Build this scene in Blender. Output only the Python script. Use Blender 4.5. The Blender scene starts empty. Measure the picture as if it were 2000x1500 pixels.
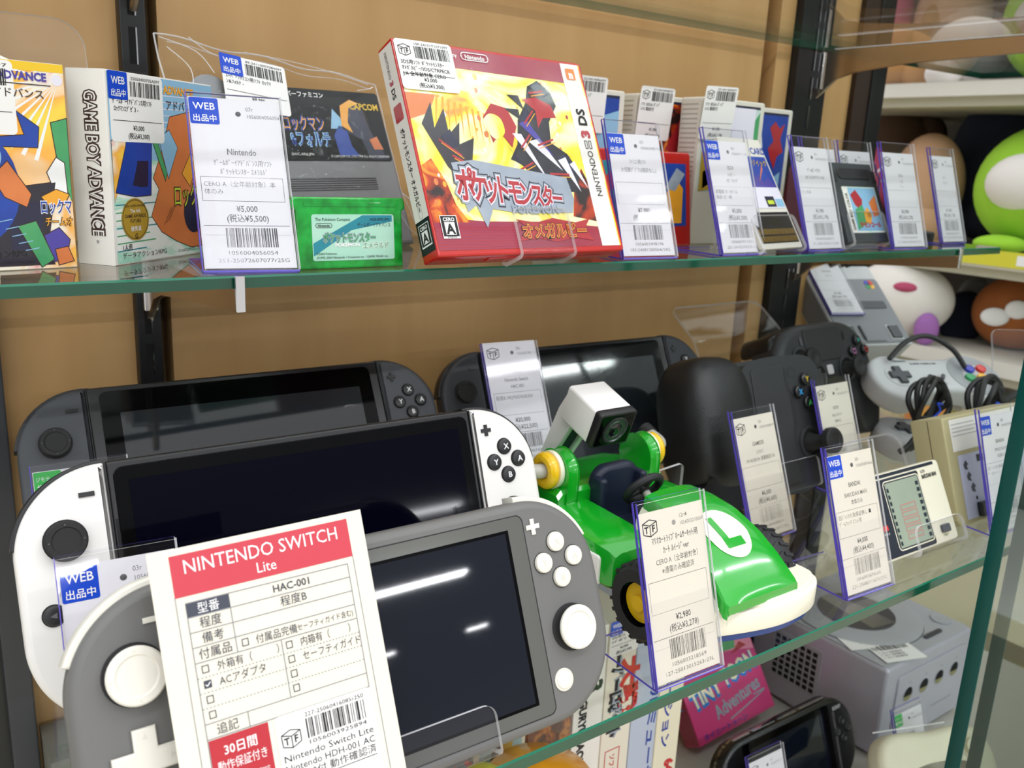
import bpy, math, random
from mathutils import Matrix, Vector

sc = bpy.context.scene
COL = sc.collection
MM = 0.001
rad = math.radians
rnd = random.Random(11)

# ------------------------------------------------------------------ camera
cd = bpy.data.cameras.new('camera')
cam = bpy.data.objects.new('camera', cd)
COL.objects.link(cam)
CX, CY, CZ = 0.0, -380.0, 55.0
RW = ((0.812936, 0.106957, 0.572447), (-0.580474, 0.227719, 0.781789), (0.046739, 0.967835, -0.247207))
cam.matrix_world = Matrix([[RW[i][0], RW[i][1], -RW[i][2], (CX, CY, CZ)[i] * MM] for i in range(3)] + [[0, 0, 0, 1]])
cd.sensor_width = 36.0
cd.lens = 36.0 * 1728.0 / 2000.0
cd.clip_start = 0.01
cd.clip_end = 60
cd.dof.use_dof = True
cd.dof.focus_distance = 0.39
cd.dof.aperture_fstop = 18.0
sc.camera = cam

# ------------------------------------------------------------------ world, lamps, exposure
sc.view_settings.view_transform = 'Standard'
sc.view_settings.look = 'None'
sc.view_settings.gamma = 1.0
sc.view_settings.exposure = -0.24
sc.cycles.transparent_max_bounces = 48
sc.cycles.max_bounces = 14
sc.cycles.caustics_reflective = False
sc.cycles.caustics_refractive = False

wd = bpy.data.worlds.new('shop_room_light')
sc.world = wd
wd.use_nodes = True
nt = wd.node_tree
nt.nodes.clear()
tc = nt.nodes.new('ShaderNodeTexCoord')
sp = nt.nodes.new('ShaderNodeSeparateXYZ')
mr = nt.nodes.new('ShaderNodeMapRange')
mr.inputs[1].default_value = -1.0
mr.inputs[2].default_value = 1.0
cr = nt.nodes.new('ShaderNodeValToRGB')
cr.color_ramp.elements[0].position = 0.0
cr.color_ramp.elements[0].color = (0.95, 0.9, 0.82, 1)
cr.color_ramp.elements[1].position = 1.0
cr.color_ramp.elements[1].color = (1.9, 1.88, 1.9, 1)
for rp, rc in ((0.44, (0.85, 0.83, 0.8, 1)), (0.5, (0.62, 0.61, 0.61, 1)), (0.57, (0.4, 0.41, 0.43, 1))):
    e = cr.color_ramp.elements.new(rp)
    e.color = rc
e = cr.color_ramp.elements.new(0.66)
e.color = (0.5, 0.51, 0.55, 1)
bg = nt.nodes.new('ShaderNodeBackground')
bg.inputs[1].default_value = 1.25
wo = nt.nodes.new('ShaderNodeOutputWorld')
nt.links.new(tc.outputs['Generated'], sp.inputs[0])
nt.links.new(sp.outputs['Z'], mr.inputs[0])
nt.links.new(mr.outputs[0], cr.inputs[0])
nt.links.new(cr.outputs[0], bg.inputs[0])
nt.links.new(bg.outputs[0], wo.inputs[0])


def tube_or_fill(x, y, z, length, watts, col=(0.96, 0.97, 1.0), width=60):
    ld = bpy.data.lights.new('tube_or_fill_lamp', 'AREA')
    ld.shape = 'RECTANGLE'
    ld.size = length * MM
    ld.size_y = width * MM
    ld.energy = watts
    ld.color = col
    o = bpy.data.objects.new('tube_or_fill_lamp', ld)
    o.location = (x * MM, y * MM, z * MM)
    COL.objects.link(o)
    return o


for tx in (-900, 550, 1480, 2900):
    tube_or_fill(tx, -2190, 1500, 1150, 11)
for tx in (-1800, -400, 1000, 2300, 3600):  # nearest row; leftmost tube added to lift the lower left
    tube_or_fill(tx, -900, 1500, 1150, 8)
for tx in (-3200, -1400, 400, 2600):  # last tube seen reflected; the others added to brighten the lower wall
    tube_or_fill(tx, -5850, 1500, 1250, 66, width=110)
for tx in (1400, 3200, 4240):
    tube_or_fill(tx, -7950, 1500, 240, 6)

# ------------------------------------------------------------------ materials
def lin(h):
    h = h.lstrip('#')
    out = []
    for i in (0, 2, 4):
        c = int(h[i:i + 2], 16) / 255.0
        out.append(c / 12.92 if c <= 0.04045 else ((c + 0.055) / 1.055) ** 2.4)
    return out + [1.0]


MATS = {}


def P(name, hexa, rough=0.5, metal=0.0, spec=0.5, hex2=None, scale=40.0, stretch=None, coat=0.0, bump=0.0,
      bscale=600.0, emit=0.0, sss=0.0):
    m = bpy.data.materials.new(name)
    m.use_nodes = True
    n = m.node_tree
    b = n.nodes['Principled BSDF']
    b.inputs['Base Color'].default_value = lin(hexa)
    b.inputs['Roughness'].default_value = rough
    b.inputs['Metallic'].default_value = metal
    b.inputs['Specular IOR Level'].default_value = spec
    b.inputs['Coat Weight'].default_value = coat
    b.inputs['Coat Roughness'].default_value = 0.05
    if emit:
        b.inputs['Emission Color'].default_value = lin(hexa)
        b.inputs['Emission Strength'].default_value = emit
    t = n.nodes.new('ShaderNodeTexCoord')
    mp = n.nodes.new('ShaderNodeMapping')
    n.links.new(t.outputs['Object'], mp.inputs[0])
    if stretch:
        mp.inputs['Scale'].default_value = stretch
    nz = n.nodes.new('ShaderNodeTexNoise')
    nz.inputs['Scale'].default_value = scale
    nz.inputs['Detail'].default_value = 4
    n.links.new(mp.outputs[0], nz.inputs['Vector'])
    mx = n.nodes.new('ShaderNodeMix')
    mx.data_type = 'RGBA'
    c1 = lin(hexa)
    c2 = lin(hex2) if hex2 else [c * 0.93 for c in c1[:3]] + [1]
    mx.inputs[6].default_value = c1
    mx.inputs[7].default_value = c2
    n.links.new(nz.outputs[0], mx.inputs[0])
    n.links.new(mx.outputs[2], b.inputs['Base Color'])
    if bump:
        n2 = n.nodes.new('ShaderNodeTexNoise')
        n2.inputs['Scale'].default_value = bscale
        n.links.new(t.outputs['Object'], n2.inputs['Vector'])
        bp = n.nodes.new('ShaderNodeBump')
        bp.inputs['Strength'].default_value = bump
        bp.inputs['Distance'].default_value = 0.0005
        n.links.new(n2.outputs[0], bp.inputs['Height'])
        n.links.new(bp.outputs[0], b.inputs['Normal'])
    MATS[name] = m
    return m


def clear(name, tint, gloss=0.03, ior=1.45, k=1.0, add=0.0, wave=0.0, diffuse=False):
    """thin clear sheet: straight-through light plus a Fresnel reflection, or painted white where diffuse"""
    m = bpy.data.materials.new(name)
    m.use_nodes = True
    n = m.node_tree
    n.nodes.clear()
    out = n.nodes.new('ShaderNodeOutputMaterial')
    mix = n.nodes.new('ShaderNodeMixShader')
    tr = n.nodes.new('ShaderNodeBsdfTransparent')
    tr.inputs[0].default_value = tint
    gl = n.nodes.new('ShaderNodeBsdfDiffuse' if diffuse else 'ShaderNodeBsdfGlossy')
    gl.inputs[0].default_value = (0.95, 0.95, 0.97, 1)
    gl.inputs['Roughness'].default_value = gloss
    fr = n.nodes.new('ShaderNodeLayerWeight')
    fr.inputs['Blend'].default_value = 0.5
    pw = n.nodes.new('ShaderNodeMath')
    pw.operation = 'POWER'
    pw.inputs[1].default_value = 5.0
    n.links.new(fr.outputs['Facing'], pw.inputs[0])
    f0 = ((ior - 1) / (ior + 1)) ** 2
    ma = n.nodes.new('ShaderNodeMath')
    ma.operation = 'MULTIPLY_ADD'
    ma.inputs[1].default_value = (1 - f0) * k
    ma.inputs[2].default_value = f0 * k + add
    ma.use_clamp = True
    n.links.new(pw.outputs[0], ma.inputs[0])
    n.links.new(ma.outputs[0], mix.inputs[0])
    n.links.new(tr.outputs[0], mix.inputs[1])
    n.links.new(gl.outputs[0], mix.inputs[2])
    n.links.new(mix.outputs[0], out.inputs[0])
    if wave:
        t = n.nodes.new('ShaderNodeTexCoord')
        nz = n.nodes.new('ShaderNodeTexNoise')
        nz.inputs['Scale'].default_value = 60
        nz.inputs['Detail'].default_value = 3
        bp = n.nodes.new('ShaderNodeBump')
        bp.inputs['Strength'].default_value = wave
        bp.inputs['Distance'].default_value = 0.004
        n.links.new(t.outputs['Object'], nz.inputs['Vector'])
        n.links.new(nz.outputs[0], bp.inputs['Height'])
        n.links.new(bp.outputs[0], gl.inputs['Normal'])
        n.links.new(bp.outputs[0], fr.inputs['Normal'])
    MATS[name] = m
    return m


def ramp_mat(name, stops, scale=30.0, rough=0.3, distort=1.5, stretch=None, coat=0.3):
    """printed artwork ground: noise run through a colour ramp"""
    m = P(name, stops[0][1], rough, coat=coat)
    n = m.node_tree
    b = n.nodes['Principled BSDF']
    t = n.nodes.new('ShaderNodeTexCoord')
    mp = n.nodes.new('ShaderNodeMapping')
    if stretch:
        mp.inputs['Scale'].default_value = stretch
    nz = n.nodes.new('ShaderNodeTexNoise')
    nz.inputs['Scale'].default_value = scale
    nz.inputs['Distortion'].default_value = distort
    nz.inputs['Detail'].default_value = 3
    r = n.nodes.new('ShaderNodeValToRGB')
    r.color_ramp.elements[0].position = stops[0][0]
    r.color_ramp.elements[0].color = lin(stops[0][1])
    r.color_ramp.elements[1].position = stops[-1][0]
    r.color_ramp.elements[1].color = lin(stops[-1][1])
    for p, h in stops[1:-1]:
        e = r.color_ramp.elements.new(p)
        e.color = lin(h)
    n.links.new(t.outputs['Object'], mp.inputs[0])
    n.links.new(mp.outputs[0], nz.inputs['Vector'])
    n.links.new(nz.outputs[0], r.inputs[0])
    n.links.new(r.outputs[0], b.inputs['Base Color'])
    return m


# neutral inks, papers and plastics
P('paper', '#e8e6ea', 0.6)
P('cream_paper', '#e6e0cf', 0.55)
P('ink', '#141416', 0.6)
P('grey_ink', '#5e5e64', 0.6)
P('pale_ink', '#b9b7ba', 0.6)
P('white_ink', '#f4f4f4', 0.5)
P('web_blue', '#0846c8', 0.4, spec=.3)
P('listing_green', '#2fb84a', 0.4)
P('sheet_red', '#c63b49', 0.5)
P('deep_red', '#b5232f', 0.5)
P('table_grey', '#3c414e', 0.5)
P('line_grey', '#8a8c92', 0.5)
P('sticker', '#f3f2f0', 0.45)
clear('acrylic', (0.985, 0.985, 0.99, 1), 0.02, 1.40)
clear('sleeve', (0.98, 0.98, 0.985, 1), 0.04, 1.35, 0.6)
clear('shelf_pane', (0.955, 0.975, 0.965, 1), 0.0, 1.5)
clear('door_pane', (0.93, 0.955, 0.94, 1), 0.0, 1.45)
clear('bag_film', (0.975, 0.975, 0.975, 1), 0.05, 1.35, 0.4, 0.0, wave=0.8)
P('violet_edge', '#5f52c4', 0.2, spec=0.6)
clear('lit_clear_edge', (0.9, 0.91, 0.93, 1), 0.35, 1.5, 0.6, 0.42, diffuse=True)  # white mixed in for the light gathered at acrylic edges
clear('bag_edge_glint', (0.93, 0.92, 0.9, 1), 0.2, 1.5, 1.0, 0.35, diffuse=True)
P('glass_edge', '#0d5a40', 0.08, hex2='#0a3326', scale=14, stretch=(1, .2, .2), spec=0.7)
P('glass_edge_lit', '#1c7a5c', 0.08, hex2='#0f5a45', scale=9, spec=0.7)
P('door_edge', '#03383a', 0.3, hex2='#055048', scale=5, spec=0.25)
P('wood', '#cba470', 0.42, hex2='#b78d58', scale=14, stretch=(3.0, 3.0, 0.35), bump=0.05)
P('wood_shaded', '#7e6340', 0.6, hex2='#6a5232', scale=14, stretch=(3, 3, .3))  # darker brown put in for the shade behind the panel gaps
P('black_metal', '#121316', 0.35, spec=0.5)
P('post_grey', '#34363c', 0.4)
P('brown_post', '#2c1a10', 0.5)
P('slot_black', '#020203', 0.9)
P('chrome', '#d8d8da', 0.12, metal=1.0)
P('plate_chrome', '#c7b9a8', 0.22, metal=1.0)
P('grey_card', '#6f6f6a', 0.7)
P('deck_white', '#b9b6ae', 0.3)
P('shop_floor', '#d2c9b2', 0.45, hex2='#bdb298', scale=2)
P('rack_white', '#dcd9cf', 0.4)
P('rack_cream', '#b7b39c', 0.5)
P('rack_back', '#6a6156', 0.7)
P('rail_yellow', '#d9d435', 0.4)
P('console_grey', '#45484d', 0.55, bump=0.04, bscale=3000)
P('console_grey_dark', '#34373d', 0.55)
P('slab_black', '#0c0c0e', 0.3)
P('bezel_black', '#030304', 0.06, spec=0.16)
P('screen_grey', '#1d2125', 0.05, spec=0.6, hex2='#23282c', scale=12)
P('screen_navy', '#02030f', 0.05, spec=0.1)
P('screen_dusk', '#0e131d', 0.03, spec=0.42)
P('joy_white', '#eceae6', 0.45, bump=0.03, bscale=3000)
P('button_black', '#1b1b1d', 0.4)
P('stick_rubber', '#161617', 0.65)
P('lite_shell', '#686866', 0.5, bump=0.05, bscale=3500)
P('lite_bezel', '#5c5d58', 0.12, spec=0.5)
P('lite_white', '#e4e1d5', 0.4)
P('lite_white_rim', '#d9d6ca', 0.4)
P('seam', '#222224', 0.7)

# ------------------------------------------------------------------ mesh builder; local axes: u right, v up, n towards the viewer (mm)
GLY = {}
_fc = bpy.data.curves.new('lettering', 'FONT')
_fc.resolution_u = 2
_fo = bpy.data.objects.new('lettering', _fc)
COL.objects.link(_fo)


def glyphs(s, bold=0.0):
    k = (s, bold)
    if k not in GLY:
        _fc.body = s
        _fc.offset = bold
        me = bpy.data.meshes.new_from_object(_fo)
        vs = [tuple(v.co[:2]) for v in me.vertices]
        fs = [tuple(p.vertices) for p in me.polygons]
        bpy.data.meshes.remove(me)
        GLY[k] = (vs, fs, max([v[0] for v in vs] or [0]), min([v[0] for v in vs] or [0]))
    return GLY[k]


def rrect(w, h, r, cu=0.0, cv=0.0, seg=6):
    if not isinstance(r, (tuple, list)):
        r = (r, r, r, r)                      # tl, tr, br, bl
    pts = []
    for (sx, sy, rr, a0) in ((1, 1, r[1], 0), (-1, 1, r[0], 90), (-1, -1, r[3], 180), (1, -1, r[2], 270)):
        ox, oy = cu + sx * (w / 2 - rr), cv + sy * (h / 2 - rr)
        if rr <= 0:
            pts.append((ox, oy))
        else:
            n = max(2, int(seg * (1 + rr / 15)))
            for i in range(n + 1):
                a = rad(a0 + 90.0 * i / n)
                pts.append((ox + rr * math.cos(a), oy + rr * math.sin(a)))
    return pts


def circle(r, cu=0.0, cv=0.0, seg=28, ry=None):
    ry = ry or r
    return [(cu + r * math.cos(2 * math.pi * i / seg), cv + ry * math.sin(2 * math.pi * i / seg)) for i in range(seg)]


def cross(a, b, cu=0.0, cv=0.0):
    return [(cu + x, cv + y) for x, y in ((b, -a), (b, -b), (a, -b), (a, b), (b, b), (b, a), (-b, a), (-b, b), (-a, b), (-a, -b), (-b, -b), (-b, -a))]


def spline(pts, n=6, closed=True):
    out = []
    m = len(pts)
    rng = range(m) if closed else range(m - 1)
    D = len(pts[0])
    for i in rng:
        if closed:
            p0, p1, p2, p3 = pts[i - 1], pts[i], pts[(i + 1) % m], pts[(i + 2) % m]
        else:
            p0, p1, p2, p3 = pts[max(i - 1, 0)], pts[i], pts[i + 1], pts[min(i + 2, m - 1)]
        for k in range(n):
            t = k / n
            out.append(tuple(0.5 * (2 * p1[d] + (p2[d] - p0[d]) * t + (2 * p0[d] - 5 * p1[d] + 4 * p2[d] - p3[d]) * t * t
                                    + (3 * p1[d] - p0[d] - 3 * p2[d] + p3[d]) * t ** 3) for d in range(D)))
    if not closed:
        out.append(tuple(pts[-1]))
    return out


def inset(o, d):
    if abs(d) < 1e-9:
        return list(o)
    m = len(o)
    res = []
    for i in range(m):
        a, b, c = o[i - 1], o[i], o[(i + 1) % m]
        e1 = (b[0] - a[0], b[1] - a[1])
        e2 = (c[0] - b[0], c[1] - b[1])
        l1 = math.hypot(*e1) or 1e-9
        l2 = math.hypot(*e2) or 1e-9
        n1 = (-e1[1] / l1, e1[0] / l1)
        n2 = (-e2[1] / l2, e2[0] / l2)
        nx, ny = n1[0] + n2[0], n1[1] + n2[1]
        q = nx * nx + ny * ny
        k = 2 * d / max(q, 0.6)
        res.append((b[0] + nx * k, b[1] + ny * k))
    return res


# placements of a flat (x, y, out) frame on the sides of a thing, in (u, v, n)
def frame(ox, x, y, z):
    return Matrix(((x[0], y[0], z[0], ox[0]), (x[1], y[1], z[1], ox[1]), (x[2], y[2], z[2], ox[2]), (0, 0, 0, 1)))


def LEFT(u, v=0, n=0):
    return frame((u, v, n), (0, 0, 1), (0, 1, 0), (-1, 0, 0))


def RIGHT(u, v=0, n=0):
    return frame((u, v, n), (0, 0, -1), (0, 1, 0), (1, 0, 0))


def TOP(v, u=0, n=0):
    return frame((u, v, n), (1, 0, 0), (0, 0, -1), (0, 1, 0))


def AXU(u=0, v=0, n=0):
    return frame((u, v, n), (0, 1, 0), (0, 0, 1), (1, 0, 0))


class MB:
    def __init__(s):
        s.v, s.f, s.mi, s.mats, s.M = [], [], [], [], None

    def m(s, name):
        if name not in s.mats:
            s.mats.append(name)
        return s.mats.index(name)

    def add(s, vs, fs, mat):
        k = len(s.v)
        for p in vs:
            p = Vector(p)
            if s.M is not None:
                p = s.M @ p
            s.v.append((p.x * MM, -p.z * MM, p.y * MM))
        mi = s.m(mat)
        for f in fs:
            s.f.append(tuple(i + k for i in f))
            s.mi.append(mi)

    def loft(s, rings, mat, cap0=None, cap1=None, wrap=True):
        n = len(rings[0])
        vs = [p for r in rings for p in r]
        fs = []
        for j in range(len(rings) - 1):
            for i in range(n if wrap else n - 1):
                a, b = j * n + i, j * n + (i + 1) % n
                fs.append((a, b, b + n, a + n))
        s.add(vs, fs, mat)
        if cap0:
            s.add(rings[0], [tuple(reversed(range(n)))], cap0)
        if cap1:
            s.add(rings[-1], [tuple(range(n))], cap1)

    def prism(s, o, n0, n1, mat, b=0.0, b0=None, seg=3, cap=None):
        b0 = b if b0 is None else b0
        rings = []
        if b0 > 0:
            for i in range(seg + 1):
                a = rad(90.0 * i / seg)
                rings.append([(x, y, n0 + b0 - b0 * math.cos(a)) for x, y in inset(o, b0 - b0 * math.sin(a))])
        else:
            rings.append([(x, y, n0) for x, y in o])
        if b > 0:
            for i in range(seg + 1):
                a = rad(90.0 * i / seg)
                rings.append([(x, y, n1 - b + b * math.sin(a)) for x, y in inset(o, b - b * math.cos(a))])
        else:
            rings.append([(x, y, n1) for x, y in o])
        s.loft(rings, mat, mat, cap or mat)

    def box(s, u0, u1, v0, v1, n0, n1, mat, b=0.0):
        s.prism([(u0, v0), (u1, v0), (u1, v1), (u0, v1)], n0, n1, mat, b, seg=2)

    def rbox(s, u0, u1, v0, v1, n0, n1, r, mat, b=0.0, b0=None, cap=None):
        s.prism(rrect(u1 - u0, v1 - v0, r, (u0 + u1) / 2, (v0 + v1) / 2), n0, n1, mat, b, b0, cap=cap)

    def poly(s, pts, n, mat):
        s.add([(x, y, n) for x, y in pts], [tuple(range(len(pts)))], mat)

    def rect(s, u0, v0, u1, v1, n, mat):
        s.poly([(u0, v0), (u1, v0), (u1, v1), (u0, v1)], n, mat)

    def line(s, a, b, w, n, mat):
        dx, dy = b[0] - a[0], b[1] - a[1]
        L = math.hypot(dx, dy) or 1
        px, py = -dy / L * w / 2, dx / L * w / 2
        s.poly([(a[0] - px, a[1] - py), (b[0] - px, b[1] - py), (b[0] + px, b[1] + py), (a[0] + px, a[1] + py)], n, mat)

    def frame_rect(s, u0, v0, u1, v1, w, n, mat):
        s.rect(u0, v0, u1, v0 + w, n, mat)
        s.rect(u0, v1 - w, u1, v1, n, mat)
        s.rect(u0, v0 + w, u0 + w, v1 - w, n, mat)
        s.rect(u1 - w, v0 + w, u1, v1 - w, n, mat)

    def ring(s, o, w, n, mat):
        i = inset(o, w)
        m = len(o)
        s.add([(x, y, n) for x, y in o] + [(x, y, n) for x, y in i], [(k, (k + 1) % m, m + (k + 1) % m, m + k) for k in range(m)], mat)

    def lathe(s, prof, mat, cu=0.0, cv=0.0, seg=32, caps=True):
        rings = []
        for r, n in prof:
            rings.append([(cu + r * math.cos(2 * math.pi * i / seg), cv + r * math.sin(2 * math.pi * i / seg), n) for i in range(seg)])
        s.loft(rings, mat, mat if caps else None, mat if caps else None)

    def button(s, cu, cv, r, n0, n1, mat, seg=24):
        h = min(0.8, (n1 - n0) * .6)
        s.lathe([(r, n0), (r, n1 - h), (r - h * .3, n1 - h * .3), (r - h, n1), (r * .5, n1 + .12), (0.01, n1 + .15)], mat, cu, cv, seg, False)

    def tube(s, pts, r, mat, seg=8, closed=False):
        rings = []
        m = len(pts)
        V = [Vector(p) for p in pts]
        rr = r if isinstance(r, (list, tuple)) else [r] * m
        N = None
        for i in range(m):
            t = (V[(i + 1) % m] - V[i - 1]) if closed else (V[min(i + 1, m - 1)] - V[max(i - 1, 0)])
            t.normalize()
            if N is None:
                N = t.orthogonal().normalized()
            else:
                N = (N - t * N.dot(t))
                N = N.normalized() if N.length > 1e-6 else t.orthogonal().normalized()
            B = t.cross(N)
            rings.append([tuple(V[i] + (N * math.cos(a) + B * math.sin(a)) * rr[i]) for a in [2 * math.pi * k / seg for k in range(seg)]])
        if closed:
            rings.append(rings[0])
            s.loft(rings, mat)
        else:
            s.loft(rings, mat, mat, mat)

    def ball(s, c, r, mat, seg=20, rings=12, sq=(1, 1, 1)):
        R = []
        for j in range(rings + 1):
            p = math.pi * j / rings
            q = max(math.sin(p), 1e-3)
            R.append([(c[0] + r * sq[0] * q * math.cos(2 * math.pi * i / seg), c[1] - r * sq[1] * math.cos(p), c[2] - r * sq[2] * q * math.sin(2 * math.pi * i / seg)) for i in range(seg)])
        s.loft(R, mat)

    def bulge(s, c, r, mat, e=.6, seg=40, rings=24):
        """rounded-box blob"""
        sg = lambda x, p: math.copysign(abs(x) ** p, x)
        R = []
        for j in range(rings + 1):
            p = -math.pi / 2 + math.pi * j / rings
            R.append([(c[0] + r[0] * sg(math.cos(p), e) * sg(math.cos(a), e), c[1] + r[1] * sg(math.sin(p), e), c[2] - r[2] * sg(math.cos(p), e) * sg(math.sin(a), e)) for a in [2 * math.pi * i / seg for i in range(seg)]])
        s.loft(R, mat)

    def text(s, t, u, v, size, n, mat, al='l', sx=1.0, bold=0.0, rot=0.0, fit=None):
        vs, fs, mx, mn = glyphs(t, bold)
        if not vs:
            return
        if fit:
            sx = fit / (max(mx, 1e-6) * size)
        off = {'l': 0, 'c': -(mx + mn) / 2, 'r': -mx}[al]
        c, d = math.cos(rad(rot)), math.sin(rad(rot))
        pts = []
        for x, y in vs:
            X, Y = (x + off) * size * sx, y * size
            pts.append((u + X * c - Y * d, v + X * d + Y * c, n))
        s.add(pts, fs, mat)

    def bars(s, u0, u1, v0, v1, n, mat, seed=1, count=34):
        r = random.Random(seed)
        ws = [r.choice((1, 1, 2, 3)) for _ in range(count * 2)]
        k = (u1 - u0) / sum(ws)
        x = u0
        for i, w in enumerate(ws):
            if i % 2 == 0:
                s.rect(x, v0, x + w * k, v1, n, mat)
            x += w * k

    def sheet(s, path, w, th, mat, edge, r0=0.0, r1=0.0, fil=4.0, cu=0.0, edge_r=None):
        """bent strip: path of (y back, z up); rounded ends of radius r0, r1"""
        pts = [Vector(path[0])]
        for i in range(1, len(path) - 1):
            a, b, c = Vector(path[i - 1]), Vector(path[i]), Vector(path[i + 1])
            f = min(fil, (a - b).length * .45, (c - b).length * .45)
            p, q = b + (a - b).normalized() * f, b + (c - b).normalized() * f
            for k in range(6):
                t = k / 5
                pts.append((1 - t) ** 2 * p + 2 * t * (1 - t) * b + t * t * q)
        pts.append(Vector(path[-1]))

        def ends(pts, r):
            out = []
            L = 0
            if r <= 0:
                return pts
            d = (pts[1] - pts[0])
            L = d.length
            d.normalize()
            return [pts[0] + d * min(L * .9, r * (1 - math.cos(rad(90 * k / 5)))) for k in range(6)] + pts[1:]
        pts = ends(pts, r0)
        pts = list(reversed(ends(list(reversed(pts)), r1)))
        ln = [0.0]
        for i in range(1, len(pts)):
            ln.append(ln[-1] + (pts[i] - pts[i - 1]).length)
        T = ln[-1]
        rings = []
        for i, p in enumerate(pts):
            t = pts[min(i + 1, len(pts) - 1)] - pts[max(i - 1, 0)]
            t.normalize()
            nn = Vector((-t.y, t.x)) * th / 2
            hw = w / 2
            if r0 and ln[i] < r0:
                hw -= r0 - math.sqrt(max(0, r0 * r0 - (r0 - ln[i]) ** 2))
            if r1 and T - ln[i] < r1:
                hw -= r1 - math.sqrt(max(0, r1 * r1 - (r1 - (T - ln[i])) ** 2))
            a, b = p + nn, p - nn
            rings.append(((cu - hw, a.y, -a.x), (cu + hw, a.y, -a.x), (cu + hw, b.y, -b.x), (cu - hw, b.y, -b.x)))
        vs = [q for r in rings for q in r]
        f0, f1, f2 = [], [], []
        for j in range(len(rings) - 1):
            for i in range(4):
                a, b = j * 4 + i, j * 4 + (i + 1) % 4
                (f0 if i in (0, 2) else f2 if i == 1 else f1).append((a, b, b + 4, a + 4))
        k = (len(rings) - 1) * 4
        f1 += [(3, 2, 1, 0), (k, k + 1, k + 2, k + 3)]
        s.add(vs, f0, mat)
        s.add(vs, f1, edge)
        s.add(vs, f2, edge_r or edge)

    def build(s, name, parent=None, M=None, label=None, cat=None, group=None, kind=None, smooth=32):
        me = bpy.data.meshes.new(name)
        me.from_pydata(s.v, [], s.f)
        for k in s.mats:
            me.materials.append(MATS[k])
        me.polygons.foreach_set('material_index', s.mi)
        me.polygons.foreach_set('use_smooth', [True] * len(s.f))
        me.update()
        me.set_sharp_from_angle(angle=rad(smooth))
        o = bpy.data.objects.new(name, me)
        COL.objects.link(o)
        if parent is not None:
            o.parent = parent
        if M is not None:
            o.matrix_basis = M
        tag(o, label, cat, group, kind)
        return o


def tag(o, label=None, cat=None, group=None, kind=None):
    for k, v in (('label', label), ('category', cat), ('group', group), ('kind', kind)):
        if v:
            o[k] = v


def pose(x, y, z, yaw=0.0, lean=0.0, roll=0.0):
    return (Matrix.Translation((x * MM, y * MM, z * MM)) @ Matrix.Rotation(rad(yaw), 4, 'Z')
            @ Matrix.Rotation(-rad(lean), 4, 'X') @ Matrix.Rotation(-rad(roll), 4, 'Y'))


def thing(name, M, label, cat, group=None):
    o = bpy.data.objects.new(name, None)
    o.empty_display_size = 0.02
    COL.objects.link(o)
    o.matrix_basis = M
    tag(o, label, cat, group)
    return o


def struct(name, mb, M=None):
    return mb.build(name, M=M, kind='structure')

# ------------------------------------------------------------------ the setting
b = MB()
for x0, x1 in ((45, 122), (142.5, 655), (673, 693), (739, 788)):
    b.box(x0, x1, -700, 420, -183, -165, 'wood', 0.6)
b.box(20, 840, -700, 420, -200, -184, 'wood_shaded')
struct('wall_back', b)
b = MB()
b.box(36, 50, -700, 420, -172, -150, 'post_grey', 1)
b.box(-60, 36, -700, 420, -172, -158, 'black_metal')
struct('trim_1', b)
b = MB()
b.box(788, 812, -700, 420, -185, -160, 'brown_post')
b.box(812, 835, -700, 420, -190, -158, 'black_metal', 1)
struct('trim_2', b)
b = MB()
b.rect(-3000, -3000, 9000, 6000, 0, 'shop_floor')
struct('floor', b, pose(0, 0, -1250, 0, 90))


def upright(name, x, w, label):
    b = MB()
    b.box(x - w / 2, x + w / 2, -690, 415, -175, -157, 'black_metal', 0.8)
    z = -680
    while z < 400:
        b.rect(x - 2.6, z, x + 1.0, z + 19, -156.9, 'slot_black')
        b.rect(x + 1.1, z, x + 1.8, z + 19, -156.85, 'chrome')
        z += 25
    b.build(name, label=label, cat='shelf upright', group='black slotted shelf uprights')


upright('shelf_upright', 128, 13.5, 'narrow black slotted shelf upright between two wood panels on the left')
upright('shelf_upright', 716, 45, 'right black slotted shelf upright widened by its side shadow, behind the small game cartridges')  # width takes in the dark shadow beside the upright


def bracket(x, z, front, label):
    b = MB()
    b.M = AXU(x)
    r = 16
    pts = [(z - 6.5, 1.5 - 158), (z - 6.5, front), (z - 15, front + 1), (z - 21, -70), (z - 26, -120), (z - 31, -138), (z - 40, -148), (z - 48, -158)]
    b.prism(list(reversed(pts)), -2, 2, 'plate_chrome', 0.5, seg=2)
    b.prism([(z - 15.5, front), (z + .2, front), (z + .2, front + 2.2), (z - 15.5, front + 2.2)], -2.3, 2.3, 'chrome', 0.8, seg=3)
    b.prism([(z - 40, -160), (z - 8, -160), (z - 8, -150), (z - 40, -150)], -4, 4, 'chrome', 1)
    b.prism([(z - 6.4, -140), (z - 5.6, -140), (z - 5.6, front - 8), (z - 6.4, front - 8)], -4, 4, 'lit_clear_edge')
    b.build('shelf_bracket', label=label, cat='bracket', group='chrome shelf brackets')


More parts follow.
